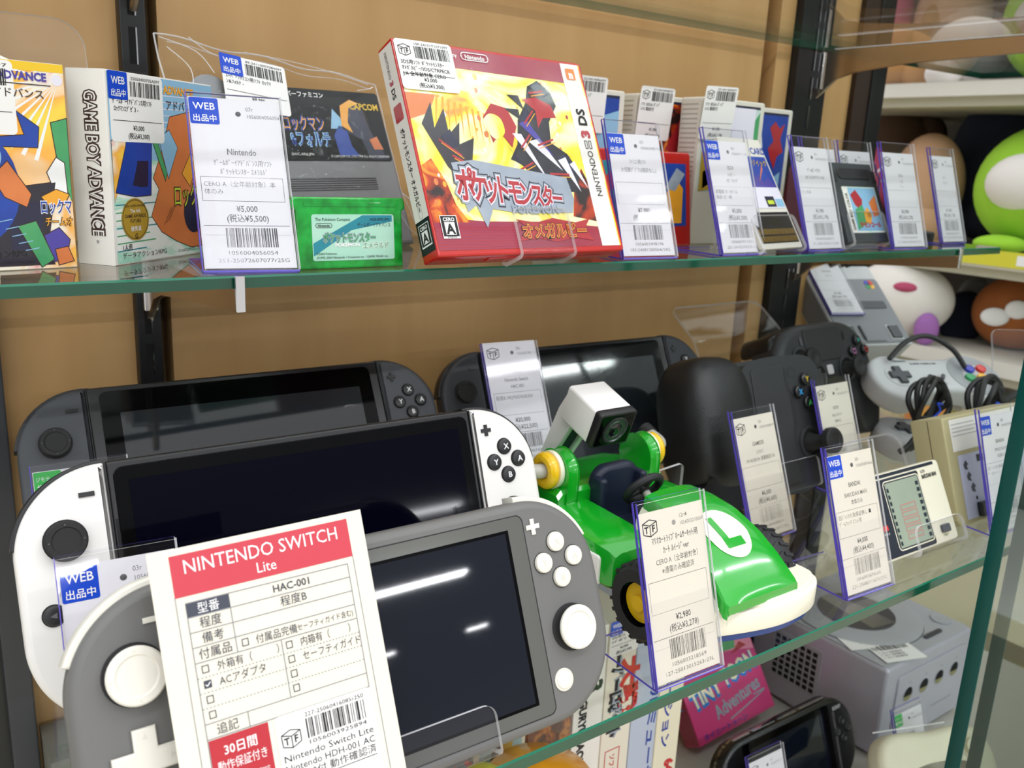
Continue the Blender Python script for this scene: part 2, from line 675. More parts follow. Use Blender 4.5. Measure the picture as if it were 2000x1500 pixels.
def glass_shelf(x0, x1, y0, y1, z, th, label):
    b = MB()
    b.rect(x0, -y1, x1, -y0, 0, 'shelf_pane')
    top = [(x0, z, -y1), (x1, z, -y1), (x1, z, -y0), (x0, z, -y0)]
    b2 = MB()
    b2.add([(x0, z, -y0), (x1, z, -y0), (x1, z, -y1), (x0, z, -y1)], [(0, 1, 2, 3)], 'shelf_pane')
    b2.add([(x0, z - th, -y0), (x1, z - th, -y0), (x1, z - th, -y1), (x0, z - th, -y1)], [(3, 2, 1, 0)], 'shelf_pane')
    c = 0.9
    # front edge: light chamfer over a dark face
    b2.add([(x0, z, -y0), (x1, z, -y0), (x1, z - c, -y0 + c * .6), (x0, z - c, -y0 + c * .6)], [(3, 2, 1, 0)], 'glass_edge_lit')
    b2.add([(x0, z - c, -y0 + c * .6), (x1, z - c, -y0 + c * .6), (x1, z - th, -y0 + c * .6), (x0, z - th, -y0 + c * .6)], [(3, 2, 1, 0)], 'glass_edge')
    for xx in (x0, x1):
        b2.add([(xx, z, -y0), (xx, z, -y1), (xx, z - th, -y1), (xx, z - th, -y0 + c * .6)], [(0, 1, 2, 3)], 'glass_edge')
    b2.add([(x0, z, -y1), (x1, z, -y1), (x1, z - th, -y1), (x0, z - th, -y1)], [(0, 1, 2, 3)], 'glass_edge')
    return b2.build('glass_shelf', label=label, cat='glass shelf', group='glass shelves of the cabinet')


glass_shelf(-70, 794, 0, 156, 0, 5.5, 'upper glass shelf with green front edge carrying game boxes and cartridges')
glass_shelf(-70, 1010, -144, 156, -172, 6, 'lower glass shelf with green front edge carrying the handheld consoles')
glass_shelf(-70, 1010, -150, 156, 169, 6, 'topmost bare glass shelf seen from below at the top right')
bracket(128, 0, 1.5, 'chrome bracket under the left end of the upper glass shelf')
bracket(725, 0, 1.5, 'chrome bracket under the right end of the upper glass shelf')
bracket(725, 169, 150, 'long chrome bracket under the topmost glass shelf at right')
bracket(128, 169, 150, 'chrome bracket under the topmost glass shelf above the left upright')
for i, (x0, ya, dz) in enumerate(((511, -168, 0), (575, -154, 0))):
    b = MB()
    b.rect(x0, -620, 1500, 420, -ya, 'door_pane')
    b.add([(x0, -620, -ya - 9), (1500, -620, -ya - 9), (1500, 420, -ya - 9), (x0, 420, -ya - 9)], [(3, 2, 1, 0)], 'door_pane')
    b.box(x0 - .6, x0 + .4, -620, 420, -ya - 9, -ya, 'door_edge', 0.3)
    struct('door_%d' % (i + 1), b)


# ------------------------------------------------------------------ price tags in clear stands
def tf_logo(b, cu, cv, s, n, ink='ink'):
    """little box mark with T and F on its two faces"""
    q = {k: (cu + x * s, cv + y * s) for k, (x, y) in dict(a=(-1, .45), b=(0, .8), c=(1, .5), d=(.02, .15), e=(.02, -1), f=(-.95, -.7), g=(.98, -.6)).items()}
    for i, j in ('ab', 'bc', 'cd', 'da', 'de', 'af', 'fe', 'cg', 'ge'):
        b.line(q[i], q[j], s * .1, n, ink)
    b.text('T', cu - s * .5, cv - s * .6, s * 1.0, n, ink, 'c', .9, .03)
    b.text('F', cu + s * .5, cv - s * .55, s * 1.0, n, ink, 'c', .9, .03)


def badge(b, kind, u0, v1, n):
    if kind == 'web':
        b.prism(rrect(12.5, 12.5, .9, u0 + 6.25, v1 - 6.25), n - .1, n, 'web_blue')
        b.text('WEB', u0 + 6.25, v1 - 5.6, 4.7, n + .1, 'white_ink', 'c', .95, .012)
        b.text('出品中', u0 + 6.25, v1 - 11.1, 3.7, n + .1, 'white_ink', 'c', .95, .012)
    elif kind == 'jmt':
        b.prism(rrect(11.5, 10.5, .8, u0 + 5.75, v1 - 5.25), n - .1, n, 'listing_green')
        b.text('ジモティー', u0 + 5.75, v1 - 4.3, 2.4, n + .1, 'white_ink', 'c', .85)
        b.text('掲載中', u0 + 5.75, v1 - 8.6, 3.2, n + .1, 'white_ink', 'c', 1, .012)
    elif kind == 'tf':
        tf_logo(b, u0 + 6.0, v1 - 6.5, 4.2, n)


def tag_face(b, T, w, h, n):
    ink = T.get('ink', 'ink')
    g = 'grey_ink' if ink == 'ink' else 'pale_ink'
    hw = w / 2
    badge(b, T['badge'], -hw + (0.3 if T['badge'] != 'tf' else .6), h - .3, n + .1)
    b.poly(circle(1.25, 1.2, h - 7.2, 16), n, T.get('dot', 'ink'))
    b.text(T['code'], 4.6, h - 5.6, 2.8, n, ink, 'l', .85)
    b.text(T['num'], 4.6, h - 9.0, 2.5, n, g, 'l', fit=15)
    for t, v, s, bold in T['lines']:
        f = glyphs(t)[2] * s
        b.text(t, 1.0, v, s, n, ink, 'c', .8 if f * .8 < w - 4 else (w - 4) / f, bold + .006)
    if 'box' in T:
        v0, v1, ls = T['box']
        b.frame_rect(-hw + 2, v0, hw - 2, v1, .22, n, g)
        for i, t in enumerate(ls):
            f = glyphs(t)[2] * 3.0
            b.text(t, -hw + 3.2, v1 - 4.4 - 3.6 * i, 3.0, n, ink, 'l', .9 if f * .9 < w - 7 else (w - 7) / f)
    b.text(T['price'], 0.6, 26.2, 3.9, n, ink, 'c', .85, .016)
    b.text(T['tax'], 0.6, 21.6, 4.0, n, ink, 'c', .85, .01)
    b.line((-hw + 1.5, 19.6), (hw - 1.2, 19.6), .25, n, ink)
    b.line((-hw + 1.5, 15.3), (hw - 1.2, 15.3), .12, n, 'pale_ink')
    b.bars(-9.5, 13.0, 9.6, 18.6, n, ink, int(T['num'][-4:]))
    b.text(T['num'], 1.5, 6.2, 2.6, n, ink, 'c', fit=22)
    b.text(T['foot'], 1.5, 2.7, 2.6, n, ink, 'c', fit=31)


def price_tag(x, y, z, yaw, lean, T, label, hlabel, w=40, h=77, paper='paper', holder=True, lift=2.5, foot=48, roll=0.0, edge='violet_edge', fh=None):
    M = pose(x, y, z, yaw, lean, roll)
    b = MB()
    b.box(-w / 2, w / 2, lift, h + lift, -.25, 0, paper)
    k = MB()
    tag_face(k, T, w, h, 0)
    k.v = [(a, c, d + lift * MM) for a, c, d in k.v]
    for v_, f_, mi_ in ((k.v, k.f, k.mi),):
        off = len(b.v)
        b.v += v_
        for f, mi in zip(f_, mi_):
            b.f.append(tuple(i + off for i in f))
            b.mi.append(b.m(k.mats[mi]))
    # lettering sits a hair in front of the paper
    for i in range(8, len(b.v)):
        a, c, d = b.v[i]
        b.v[i] = (a, c - 0.00012, d)
    b.build('price_tag', M=M, label=label, cat='price tag', group='printed price tags')
    if holder:
        c = MB()
        L = rad(lean)
        H = (fh or 85)
        s_, c_ = math.sin(L), math.cos(L)
        bk = lambda d, q: (q * s_ + d * c_, q * c_ - d * s_)
        c.sheet([(foot, 0.7), (0.0, 0.7), bk(1.2, H)] if foot else [bk(1.2, 0.6), bk(1.2, H)], w + 1.6, 1.1, 'sleeve', edge, fil=1.5, edge_r='lit_clear_edge')
        c.sheet([bk(-1.4, 1.2), bk(-1.4, H - 1.0)], w + 1.6, .8, 'sleeve', 'lit_clear_edge')
        c.sheet([bk(-1.4, .9), bk(1.2, .9)], w + 1.6, .8, 'sleeve', edge)
        # polished side edges
        for sx in (-1, 1):
            for d in (-1.4, 1.2):
                c.add([(sx * (w / 2 + .8) + sx * e, q[1], -q[0]) for e in (0, .22) for q in (bk(d - .5, 1.5), bk(d + .5, 1.5), bk(d + .5, H - .5), bk(d - .5, H - .5))],
                      [(0, 1, 2, 3), (4, 5, 6, 7), (0, 1, 5, 4), (2, 3, 7, 6), (0, 3, 7, 4), (1, 2, 6, 5)], edge if sx < 0 else 'lit_clear_edge')
        c.build('tag_stand', M=pose(x, y, z, yaw, 0, 0), label=hlabel, cat='tag stand', group='clear acrylic tag stands')


def T(badge, code, num, lines, box, price, tax, foot, **k):
    d = dict(badge=badge, code=code, num=num, lines=lines, price=price, tax=tax, foot=foot)
    if box:
        d['box'] = box
    d.update(k)
    return d


S1, S2, S3 = 0.15, -171.85, -477.0
# upper shelf
price_tag(135.9, 3.4, S1, -9, 25, T('web', '07r', '1056004056054', [('Nintendo', 53, 4.2, .012), ('ｹﾞｰﾑﾎﾞｰｲｱﾄﾞﾊﾞﾝｽ用ｿﾌﾄ', 48, 3.2, 0), ('ﾎﾟｹｯﾄﾓﾝｽﾀｰ ｴﾒﾗﾙﾄﾞ', 43.8, 3.2, 0)],
          (31, 42.4, ['CERO A（全年齢対象）本', '体のみ']), '¥5,000', '(税込¥5,500)', '251-25072607077r25G', dot='grey_ink'),
          'white price tag reading ¥5,000 before the green cartridge', 'clear stand holding the ¥5,000 price tag', h=80)
price_tag(376.4, -4 + 5, S1, -4, 19.9, T('web', '07r', '1056003498196', [('ﾌｧﾐｺﾝ用ｿﾌﾄ', 56, 3.2, 0), ('大怪獣ﾃﾞﾌﾞﾗｽ(箱説なし)', 51, 3.2, 0)], (31, 44.5, []),
          '¥2,980', '(税込¥3,278)', '183-24081200504r24G'), 'white price tag reading ¥2,980 right of the red game case', 'clear stand holding the ¥2,980 tag on the upper shelf', h=74)
price_tag(461.4, 2, S1, 0, 19.8, T('web', '02r', '1056003911230', [('SEGA', 55, 3.4, .01), ('ﾚﾄﾛﾋﾟｰ', 50.5, 3, 0), ('ｾｶﾞ ﾏｲｶｰﾄﾞ', 46.5, 3, 0)], (31, 43.5, ['超電磁 ｽﾊﾟｲﾀﾊﾞﾄﾙ', '箱説ｰｺﾋﾟｰ有']),
          '¥3,000', '(税込¥3,300)', '251-24102107210r24L'), 'white price tag reading ¥3,000 before the gold contact game card', 'clear stand holding the ¥3,000 tag', h=74)
price_tag(559.2, 9, S1, 0, 19.5, T('tf', '07r', '1056003620311', [('ｹﾞｰﾑﾎﾞｰｲｿﾌﾄ', 56, 3.4, .01), ('GB COLOR ｻﾓﾝｺｰﾙ02', 51, 3, 0)], (31, 44.5, ['ｶｾｯﾄのみ']),
          '¥1,980', '(税込¥2,178)', '251-25010203311r25A'), 'white price tag reading ¥1,980 left of the dark handheld cartridge', 'clear stand holding the ¥1,980 tag', h=74)
price_tag(600, 33, S1, 0, 18, T('tf', '03r', '1056003620477', [('ｿﾌﾄ', 56, 3.4, 0)], (31, 44.5, []), '¥1,500', '(税込¥1,650)', '251-25010203477r25A'),
          'white price tag half hidden behind the ¥1,980 tag', 'clear stand half hidden behind the ¥1,980 tag', h=74)
price_tag(648, 35, S1, -3, 18, T('tf', '03r', '1056003620588', [('ﾌｨｷﾞｭｱ', 56, 3.4, 0)], (31, 44.5, []), '¥1,200', '(税込¥1,320)', '251-25010203588r25A'),
          'white price tag just behind the dark handheld cartridge', 'clear stand just behind the dark handheld cartridge', h=74)
price_tag(660.3, 4.4, S1, -3.7, 18.5, T('tf', '05r', '1056003620699', [('SEGA', 55, 3.2, .01), ('ﾚﾄﾛ', 50.5, 3, 0), ('ｹﾞｰﾑ', 46.5, 3, 0)], (31, 44.5, []),
          '¥2,980', '(税込¥3,278)', '251-25010203699r25A'), 'white price tag standing right of the dark handheld cartridge', 'clear stand holding the tag right of the dark handheld cartridge', h=74)
price_tag(784.4 - 18, 27, S1, 0, 18.2, T('tf', '05r', '1056003620701', [('ﾎﾋﾞｰ', 55, 3.2, .01), ('ﾌｨｷﾞｭｱ', 50.5, 3, 0)], (31, 44.5, []),
          '¥1,980', '(税込¥2,178)', '251-25010203701r25A'), 'last white price tag at the right end of the upper shelf', 'clear stand at the right end of the upper shelf', h=75, w=36)
# lower shelf
cp = 'cream_paper'
price_tag(282.8, -142, S2, -1.8, 16.8, T('tf', '12r★', '1056003218569', [('ﾏﾘｵｶｰﾄﾗｲﾌﾞﾎｰﾑｻｰｷｯﾄ用', 62.3, 3.6, .012), ('ｶｰﾄ ﾙｲｰｼﾞver', 57.4, 3.6, .012), ('CERO A（全年齢対象）', 52.6, 3.3, 0), ('※通電のみ確認済', 48.3, 3.3, 0)],
          (31, 45.6, []), '¥2,980', '(税込¥3,278)', '127-25013015263r23L', dot='pale_ink'), 'cream price tag reading ¥2,980 before the green toy kart', 'clear violet edged stand before the green toy kart', paper=cp)
price_tag(434.6, -135.3, S2, -2.8, 19.7, T('web', '03r', '1056003876666', [('BANDAI', 58, 3.6, .01), ('BAKUDAN MAN', 52.6, 3.4, 0), ('本体のみ', 48.2, 3.2, 0)],
          (31, 45.6, ['旧ｼﾞｬﾝｸの為保証無し ■', 'ｹﾞｰﾑｳｫｯﾁ ｴﾐｭﾚ有']), '¥4,000', '(税込¥4,400)', '221-25080711672r25C', dot='grey_ink'),
          'cream price tag reading ¥4,000 before the pocket LCD game', 'clear violet edged stand before the pocket LCD game', paper=cp)
price_tag(447.5, -59.1, S2, 1, 20.7, T('tf', '07r', '1056004088819', [('GAMESIR', 58, 3.6, .01), ('ｺﾝﾄﾛｰﾗ', 52.6, 3.0, 0), ('X4 AILERON 通電確認のみ', 48.2, 3.0, 0)],
          (31, 45.6, []), '¥6,000', '(税込¥6,600)', '127-25070712072r25L'), 'cream price tag reading ¥6,000 before the black telescopic gamepad', 'clear violet edged stand before the black telescopic gamepad', paper=cp)
price_tag(600.0, -133, S2, -3.9, 17.9, T('web', '05r', '1056003778812', [('BANDAI', 58, 3.4, .01), ('SPACE FIGHT', 52.6, 3.0, 0), ('本体のみ', 48.2, 3.0, 0)],
          (31, 45.6, ['旧ｼﾞｬﾝｸの為保証無し', 'ｹﾞｰﾑｳｫｯﾁ ｴﾐｭﾚ有']), '¥4,000', '(税込¥4,400)', '221-25080711788r25C'),
          'white price tag behind the glass doors before the beige game unit', 'clear violet edged stand behind the glass doors at right', paper='paper')
price_tag(60.6, -79.5, S2, -3.5, 20.1, T('web', '03r', '1056002859165', [('Nintendo', 58.5, 4.3, .014), ('Nintendo Switch', 50.5, 3.8, 0), ('HEG-001', 46.5, 3.4, 0)],
          (30, 44.6, ['程度B']), '¥33,000', '(税込¥36,300)', '221-25050211165r25C'), 'white price tag with blue sticker before the white handheld console',
          'clear stand before the white handheld console', h=78, fh=85)
price_tag(67.6, 27.6, S2, -3.1, 20.9, T('jmt', '05r', '1056003977473', [('Nintendo', 58.5, 4.3, .014), ('Nintendo Switch', 50.5, 3.8, 0)],
          (30, 44.6, ['程度B']), '¥20,000', '(税込¥22,000)', '221-25050211473r25C'), 'white price tag with green sticker before the left black handheld console',
          'clear stand before the left black handheld console', h=79, fh=85)
price_tag(572.5, -29, S2, -1, 20.8, T('tf', '07r', '1056004077731', [('SONY', 58, 3.4, .01), ('PS4ｺﾝﾄﾛｰﾗｰ', 52.6, 3.0, 0), ('BB4412', 48.2, 3.0, 0)],
          (31, 45.6, ['ﾚｯﾄﾞﾎﾞﾀﾝ難有']), '¥2,500', '(税込¥2,750)', '127-25070712077r25L'), 'cream price tag reading ¥2,500 behind the black telescopic gamepad', 'clear stand holding the ¥2,500 tag', paper=cp)

# ------------------------------------------------------------------ things on the upper shelf
P('box_white', '#ebe8e2', 0.55, bump=0.1, bscale=900)
P('box_yellow', '#f2c81e', 0.35, coat=.3)
ramp_mat('art_burst', [(.25, '#f6e94a'), (.42, '#f7b24a'), (.52, '#f6f2e0'), (.62, '#e2476a'), (.75, '#f4a25a')], 22, .3)
ramp_mat('art_pale', [(.3, '#f2f1ea'), (.5, '#e9efe6'), (.6, '#9fd8bd'), (.72, '#f3f0e6')], 24, .3, stretch=(1, 1, 3))
ramp_mat('art_flame', [(.22, '#f5b32a'), (.36, '#f8ec3e'), (.48, '#fbf7c8'), (.56, '#f6e53c'), (.68, '#f08a24'), (.8, '#d9451c')], 24, .18, 1.2, coat=.5)
ramp_mat('art_lava', [(.35, '#2a1a1c'), (.5, '#c23c12'), (.6, '#f59a2a'), (.72, '#3a2020')], 60, .18, 1.2, coat=.5)
P('art_blue', '#1b4bb4', 0.3, hex2='#0f2f86', scale=60, coat=.4)
P('art_navy', '#1c1d3c', 0.3, coat=.4)
P('art_dark', '#1f1a26', 0.25, hex2='#2c2833', scale=80, coat=.4)
P('art_orange', '#e58a4a', 0.3, hex2='#c8642e', scale=50, coat=.4)
P('art_amber', '#f2a828', 0.3, coat=.4)
P('art_green', '#57b06a', 0.3, hex2='#2c8a5a', scale=60, coat=.4)
P('art_teal', '#1f8f9c', 0.35, hex2='#1a6f86', scale=60)
P('art_sky', '#8ebfe0', 0.3, coat=.4)
P('art_purple', '#4b3fa0', 0.3, coat=.4)
P('art_crimson', '#b0262e', 0.3, coat=.4)
P('art_wine', '#8e2350', 0.2, hex2='#a63a3e', scale=20, coat=.5)
P('art_lilac', '#e9e6f4', 0.25, coat=.4)
P('art_silver', '#aeb6c2', 0.3, hex2='#7c8898', scale=70)
P('art_lime', '#c9dc3c', 0.3)
P('seal_gold', '#c9a53a', 0.3, metal=.3)
P('brown_ink', '#3a2420', 0.5)
P('case_red', '#c81d16', 0.22, hex2='#b3130f', scale=20, spec=.6, coat=.3)
P('orange_mark', '#ef8a4a', 0.4)
P('cart_grey', '#8f9092', 0.5, hex2='#86888b', bump=.05, bscale=2500)
P('cart_grey_dark', '#76787b', 0.5)
P('label_black', '#0a0a0d', 0.3, spec=.3)
P('cart_white', '#dcd8cc', 0.5, bump=.05, bscale=2000)
P('cart_white_rib', '#b5b0a3', 0.6)
P('cart_charcoal', '#33373b', 0.5)
P('gold_pin', '#caa445', 0.25, metal=.8)
P('art_foil', '#e6e4ee', 0.15, hex2='#9ad0b8', scale=35, coat=.5)


def green_shell():
    m = bpy.data.materials.new('emerald_shell')
    m.use_nodes = True
    n = m.node_tree
    b = n.nodes['Principled BSDF']
    b.inputs['Base Color'].default_value = lin('#12a838')
    b.inputs['Roughness'].default_value = 0.12
    b.inputs['Coat Weight'].default_value = 0.5
    b.inputs['Subsurface Weight'].default_value = 0.25
    b.inputs['Subsurface Scale'].default_value = 0.004
    b.inputs['Subsurface Radius'].default_value = (0.2, 1.0, 0.3)
    t = n.nodes.new('ShaderNodeTexCoord')
    nz = n.nodes.new('ShaderNodeTexNoise')
    nz.inputs['Scale'].default_value = 120
    r = n.nodes.new('ShaderNodeValToRGB')
    r.color_ramp.elements[0].position = .4
    r.color_ramp.elements[0].color = lin('#17a93c')
    r.color_ramp.elements[1].position = .72
    r.color_ramp.elements[1].color = lin('#0b7a24')
    n.links.new(t.outputs['Object'], nz.inputs['Vector'])
    n.links.new(nz.outputs[0], r.inputs[0])
    n.links.new(r.outputs[0], b.inputs['Base Color'])
    MATS['emerald_shell'] = m


green_shell()


def sticker(parent, M, w, h, badge_kind, num, lines, price, tax, seed, bw=None):
    """barcode price sticker; M places its lower left corner"""
    b = MB()
    b.prism(rrect(w, h, 2.0, w / 2, h / 2), 0, .15, 'sticker')
    n = .28
    x0 = 1.5
    if badge_kind == 'web':
        b.prism(rrect(h * .43, h * .4, .8, h * .2, h - h * .19), .15, .3, 'web_blue')
        b.text('WEB', h * .2, h - h * .17, h * .15, .4, 'white_ink', 'c', .95, .012)
        b.text('出品中', h * .2, h - h * .34, h * .115, .4, 'white_ink', 'c', 1, .012)
        x0 = h * .46
    elif badge_kind == 'tf':
        tf_logo(b, 5.2, h - 5.4, 3.4, n)
        x0 = 10.5
    b.text(num, (x0 + w) / 2 - .5, h - 2.6, 1.9, n, 'ink', 'c', fit=w - x0 - 3)
    b.bars(x0 + .5, w - 2.2, h - 9.6, h - 3.2, n, 'ink', seed, 26)
    y = h - 13
    for t in lines:
        f = glyphs(t)[2] * 2.7
        b.text(t, 1.6, y, 2.7, n, 'ink', 'l', min(1, (w - 3) / f), .008)
        y -= 3.1
    b.line((1.5, h * .31), (w - 1.5, h * .31), .25, n, 'ink')
    b.text(price, w / 2, h * .175, 2.9, n, 'ink', 'c', .95, .01)
    b.text(tax, w / 2, h * .055, 2.9, n, 'ink', 'c', .95, .01)
    return b.build('price_sticker', parent, M)


def art(b, pts, n, mat, w=.35, ol='brown_ink'):
    """printed shape with a dark outline"""
    A = sum(p[0] * q[1] - q[0] * p[1] for p, q in zip(pts, pts[1:] + pts[:1]))
    pts = pts if A > 0 else pts[::-1]
    b.poly(inset(pts, -w), n - .012, ol)
    b.poly(pts, n, mat)


def shade(b, pts, n, mat, k=.55, du=0, dv=0):
    cx, cy = sum(p[0] for p in pts) / len(pts), sum(p[1] for p in pts) / len(pts)
    b.poly([(cx + (x - cx) * k + du, cy + (y - cy) * k + dv) for x, y in pts], n + .008, mat)


# --- leftmost yellow box
t = thing('game_box', pose(72.4 - .9816 * 42.5, 43.5 - .1908 * 42.5, .1, 11), 'yellow topped game box cut off at the left edge of the upper shelf', 'game box', 'paper handheld game boxes')
b = MB()
b.box(-42.5, 42.5, 0, 83.5, -20, 0, 'box_white', .5)
b.rect(-42.3, .3, 42.3, 80.4, .12, 'art_burst')
b.rect(-42.3, 80, 42.3, 83.3, .2, 'box_yellow')
art(b, [(36, 60), (42.2, 62), (42.2, 28), (38, 40)], .22, 'art_green')
art(b, [(-10, 62), (5, 69), (20, 66), (31, 58), (30, 50), (14, 50), (4, 54)], .24, 'art_blue')
art(b, [(14, 63), (22, 66), (25, 55), (16, 54)], .3, 'art_amber')
b.poly(circle(20, 2, 34, 30, 24), .3, 'art_blue')
b.poly(circle(13, -1, 32, 30, 16), .35, 'art_navy')
art(b, [(12, 38), (18, 44), (26, 31), (24, 26), (16, 30)], .33, 'art_orange')
art(b, [(10, 22), (22, 34), (36, 36), (31, 10), (33, 2), (12, 2)], .26, 'art_dark')
art(b, [(20, 18), (27, 20), (33, 4), (28, 1)], .36, 'art_green')
b.poly(circle(10, -26, 8, 30, 7), .36, 'art_lime')
for k in range(11):
    a = rad(180 + k * 9 - 20)
    b.poly([(40, 77), (40 + 34 * math.cos(a), 77 + 34 * math.sin(a)), (40 + 34 * math.cos(a + .05), 77 + 34 * math.sin(a + .05))], .17, 'white_ink')
b.poly(circle(2.2, 39.6, 77), .19, 'art_lilac')
art(b, [(33, 40), (37, 46), (40, 44), (40.5, 30), (37, 27), (35, 34)], .25, 'white_ink')
art(b, [(30, 30), (36, 33), (41, 31), (39, 27), (33, 26)], .28, 'art_amber')
shade(b, [(12, 22), (22, 34), (36, 36), (31, 10), (33, 2), (12, 2)], .28, 'art_navy', .6)
shade(b, circle(20, 2, 34, 30, 24), .3, 'art_sky', .25, 9, 12)
art(b, [(30, 14), (36, 17), (40, 12), (38, 4), (33, 3)], .3, 'art_purple')
art(b, [(34, 8), (39, 9), (41, 3), (35, 1.5)], .32, 'art_orange')
for k in range(5):
    b.line((13 + k * 2.2, 20 - k * 3), (18 + k * 2.4, 21 - k * 3), .35, .38, 'art_sky')
b.text('GAME BOY ADVANCE', 35.5, 76.2, 4.4, .4, 'art_purple', 'r', .9, .04)
b.line((-20, 74.6), (37, 74.6), .4, .4, 'brown_ink')
b.text('アドバンス', 34, 69.5, 4.0, .4, 'brown_ink', 'r', 1, .01)
b.text('ロックマ', 29, 23.5, 6.6, .4, 'white_ink', 'l', bold=.07, fit=12.8)
b.text('ロックマ', 29, 23.5, 6.6, .5, 'art_blue', 'l', bold=.015, fit=12.8)
b.text('チームオ', 30.5, 18.2, 4.2, .4, 'brown_ink', 'l', bold=.06, fit=11.4)
b.text('チームオ', 30.5, 18.2, 4.2, .5, 'art_amber', 'l', bold=.015, fit=11.4)
b.text('アクションRPG', 22.5, 5.6, 3.6, .4, 'ink', 'r', .9, .01)
b.text('© CAPCOM CO., LTD. 2004 ALL RIGHTS RESERVED', 25, 2.6, 1.6, .4, 'ink', 'r', .9)
b.build('carton', t)
sticker(t, pose(-22, -.2, 54.5), 45, 28.5, 'web', '25050400970397', ['ｹﾞｰﾑﾎﾞｰｲｱﾄﾞﾊﾞﾝｽ用ｿﾌﾄ', 'ﾛｯｸﾏﾝｴｸﾞｾﾞ ﾁｰﾑ ｵﾌﾞ'], '¥3,000', '(税込¥3,300)', 3)

# --- white spined box
t = thing('game_box', pose(87.9 + .766 * 40, 43.2 + .643 * 40, .1, 40), 'white spined game box with a blue price sticker standing at an angle', 'game box', 'paper handheld game boxes')
b = MB()
b.box(-40, 40, 0, 83.5, -19.4, 0, 'box_white', .6)
b.rect(-38.5, .6, 39.6, 82.9, .12, 'art_pale')
b.rect(-38.5, 46, 39.6, 82.9, .16, 'art_sky')
art(b, [(-38, 28), (-38, 54), (-28, 56), (-30, 44)], .2, 'art_burst')
art(b, [(-37, 32), (-28.6, 52.3), (-28, 56), (-10.4, 56), (-12.9, 30.4), (-24, 30)], .26, 'art_blue')
art(b, [(-10.4, 38), (-1.6, 53), (4, 66), (24, 70), (39, 50), (39, 4), (17, 4), (5, 8), (-6, 13), (-13, 20.7), (-9, 28), (-6.5, 33)], .22, 'art_orange')
art(b, [(-10, 55), (-7, 56), (0, 40), (-1.5, 37)], .3, 'art_green')
art(b, [(-5, 56), (3, 60), (9, 52), (1, 38)], .26, 'art_sky')
b.poly(circle(8, 20, 21, 24, 10), .32, 'art_navy')
shade(b, [(-37, 32), (-28.6, 52.3), (-28, 56), (-10.4, 56), (-12.9, 30.4), (-24, 30)], .26, 'art_navy', .45, 4, -3)
art(b, [(12, 40), (20, 50), (24, 44), (18, 34)], .28, 'art_amber')
art(b, [(20, 58), (30, 64), (34, 54), (26, 48)], .28, 'art_amber')
art(b, [(22, 12), (30, 20), (36, 12), (32, 5)], .28, 'art_crimson')
for k in range(7):
    b.line((-38, 6 + k * 3.4), (-18 + (k * 7) % 11, 6.6 + k * 3.4), .5, .2, 'art_teal' if k % 3 == 0 else 'art_green')
    b.line((-30, 60 + k * 3), (38, 61 + k * 3), .4, .19, 'art_lilac')
for k in range(3):
    b.line((-4 + k * 2, 16 + k), (2 + k * 2, 24 + k), .25, .3, 'brown_ink')
b.poly(circle(9.5, -25.1, 19.8, 36), .35, 'seal_gold')
b.ring(circle(8.9, -25.1, 19.8, 36), .3, .4, 'brown_ink')
b.text('CESA GAME AWARDS', -25.1, 25.4, 1.5, .45, 'brown_ink', 'c')
b.text('The 6th', -25.1, 22.9, 2.3, .45, 'white_ink', 'c')
b.text('GAME AWARDS', -25.1, 20.6, 2.3, .45, 'brown_ink', 'c', .9, .01)
b.text('FUTURE', -25.1, 18.4, 2.3, .45, 'brown_ink', 'c', .9, .01)
b.text('優秀賞', -25.1, 14.7, 2.5, .45, 'white_ink', 'c')
b.text('G', -25.1, 11.3, 3, .45, 'brown_ink', 'c', 1, .02)
b.text('1人用', -35.2, 6.4, 3.1, .4, 'ink', 'l', .9, .01)
b.text('データアクションRPG', -35.4, 2.7, 3.1, .4, 'ink', 'l', fit=32)
b.text('© CAPCOM CO., LTD.', 6, 2.2, 2.0, .4, 'ink')
b.text('ロックマン', 4, 25, 12, .4, 'brown_ink', 'l', .55, .05)
b.text('ロックマン', 4, 25, 12, .5, 'art_lime', 'l', .55, 0)
b.text('ADVANCE', 0, 76.5, 5, .4, 'art_amber', 'l', 1, .04)
b.text('アドバンス', 1, 69.5, 5, .4, 'brown_ink', 'l', 1, .01)
b.M = LEFT(-40)
b.text('GAME BOY ADVANCE', -10.6, 74.8, 8.6, .12, 'brown_ink', 'l', rot=-90, bold=.085, fit=62)
b.text('GAME BOY ADVANCE', -10.6, 74.8, 8.6, .22, 'box_white', 'l', rot=-90, bold=-.0, fit=62)
b.text('®', -9, 9.5, 2, .2, 'grey_ink')
b.M = None
b.build('carton', t)
sticker(t, pose(-37.8, -.2, 53.8), 37, 29.2, 'web', '25050400705A097', ['ｹﾞｰﾑﾎﾞｰｲｱﾄﾞﾊﾞﾝｽ用ｿﾌﾄ', ' ﾛｯｸﾏﾝｴｸﾞｾﾞ3 -'], '¥3,000', '(税込¥3,300)', 5)

# --- clear stand behind the boxes
b = MB()
b.sheet([(62, .9), (98, .9), (135, 96), (140, 112)], 110, 2, 'acrylic', 'lit_clear_edge', 0, 14, cu=44)
b.build('display_stand', M=pose(0, 0, 0), label='tall clear acrylic stand behind the yellow topped game box', cat='display stand', group='clear acrylic display stands')

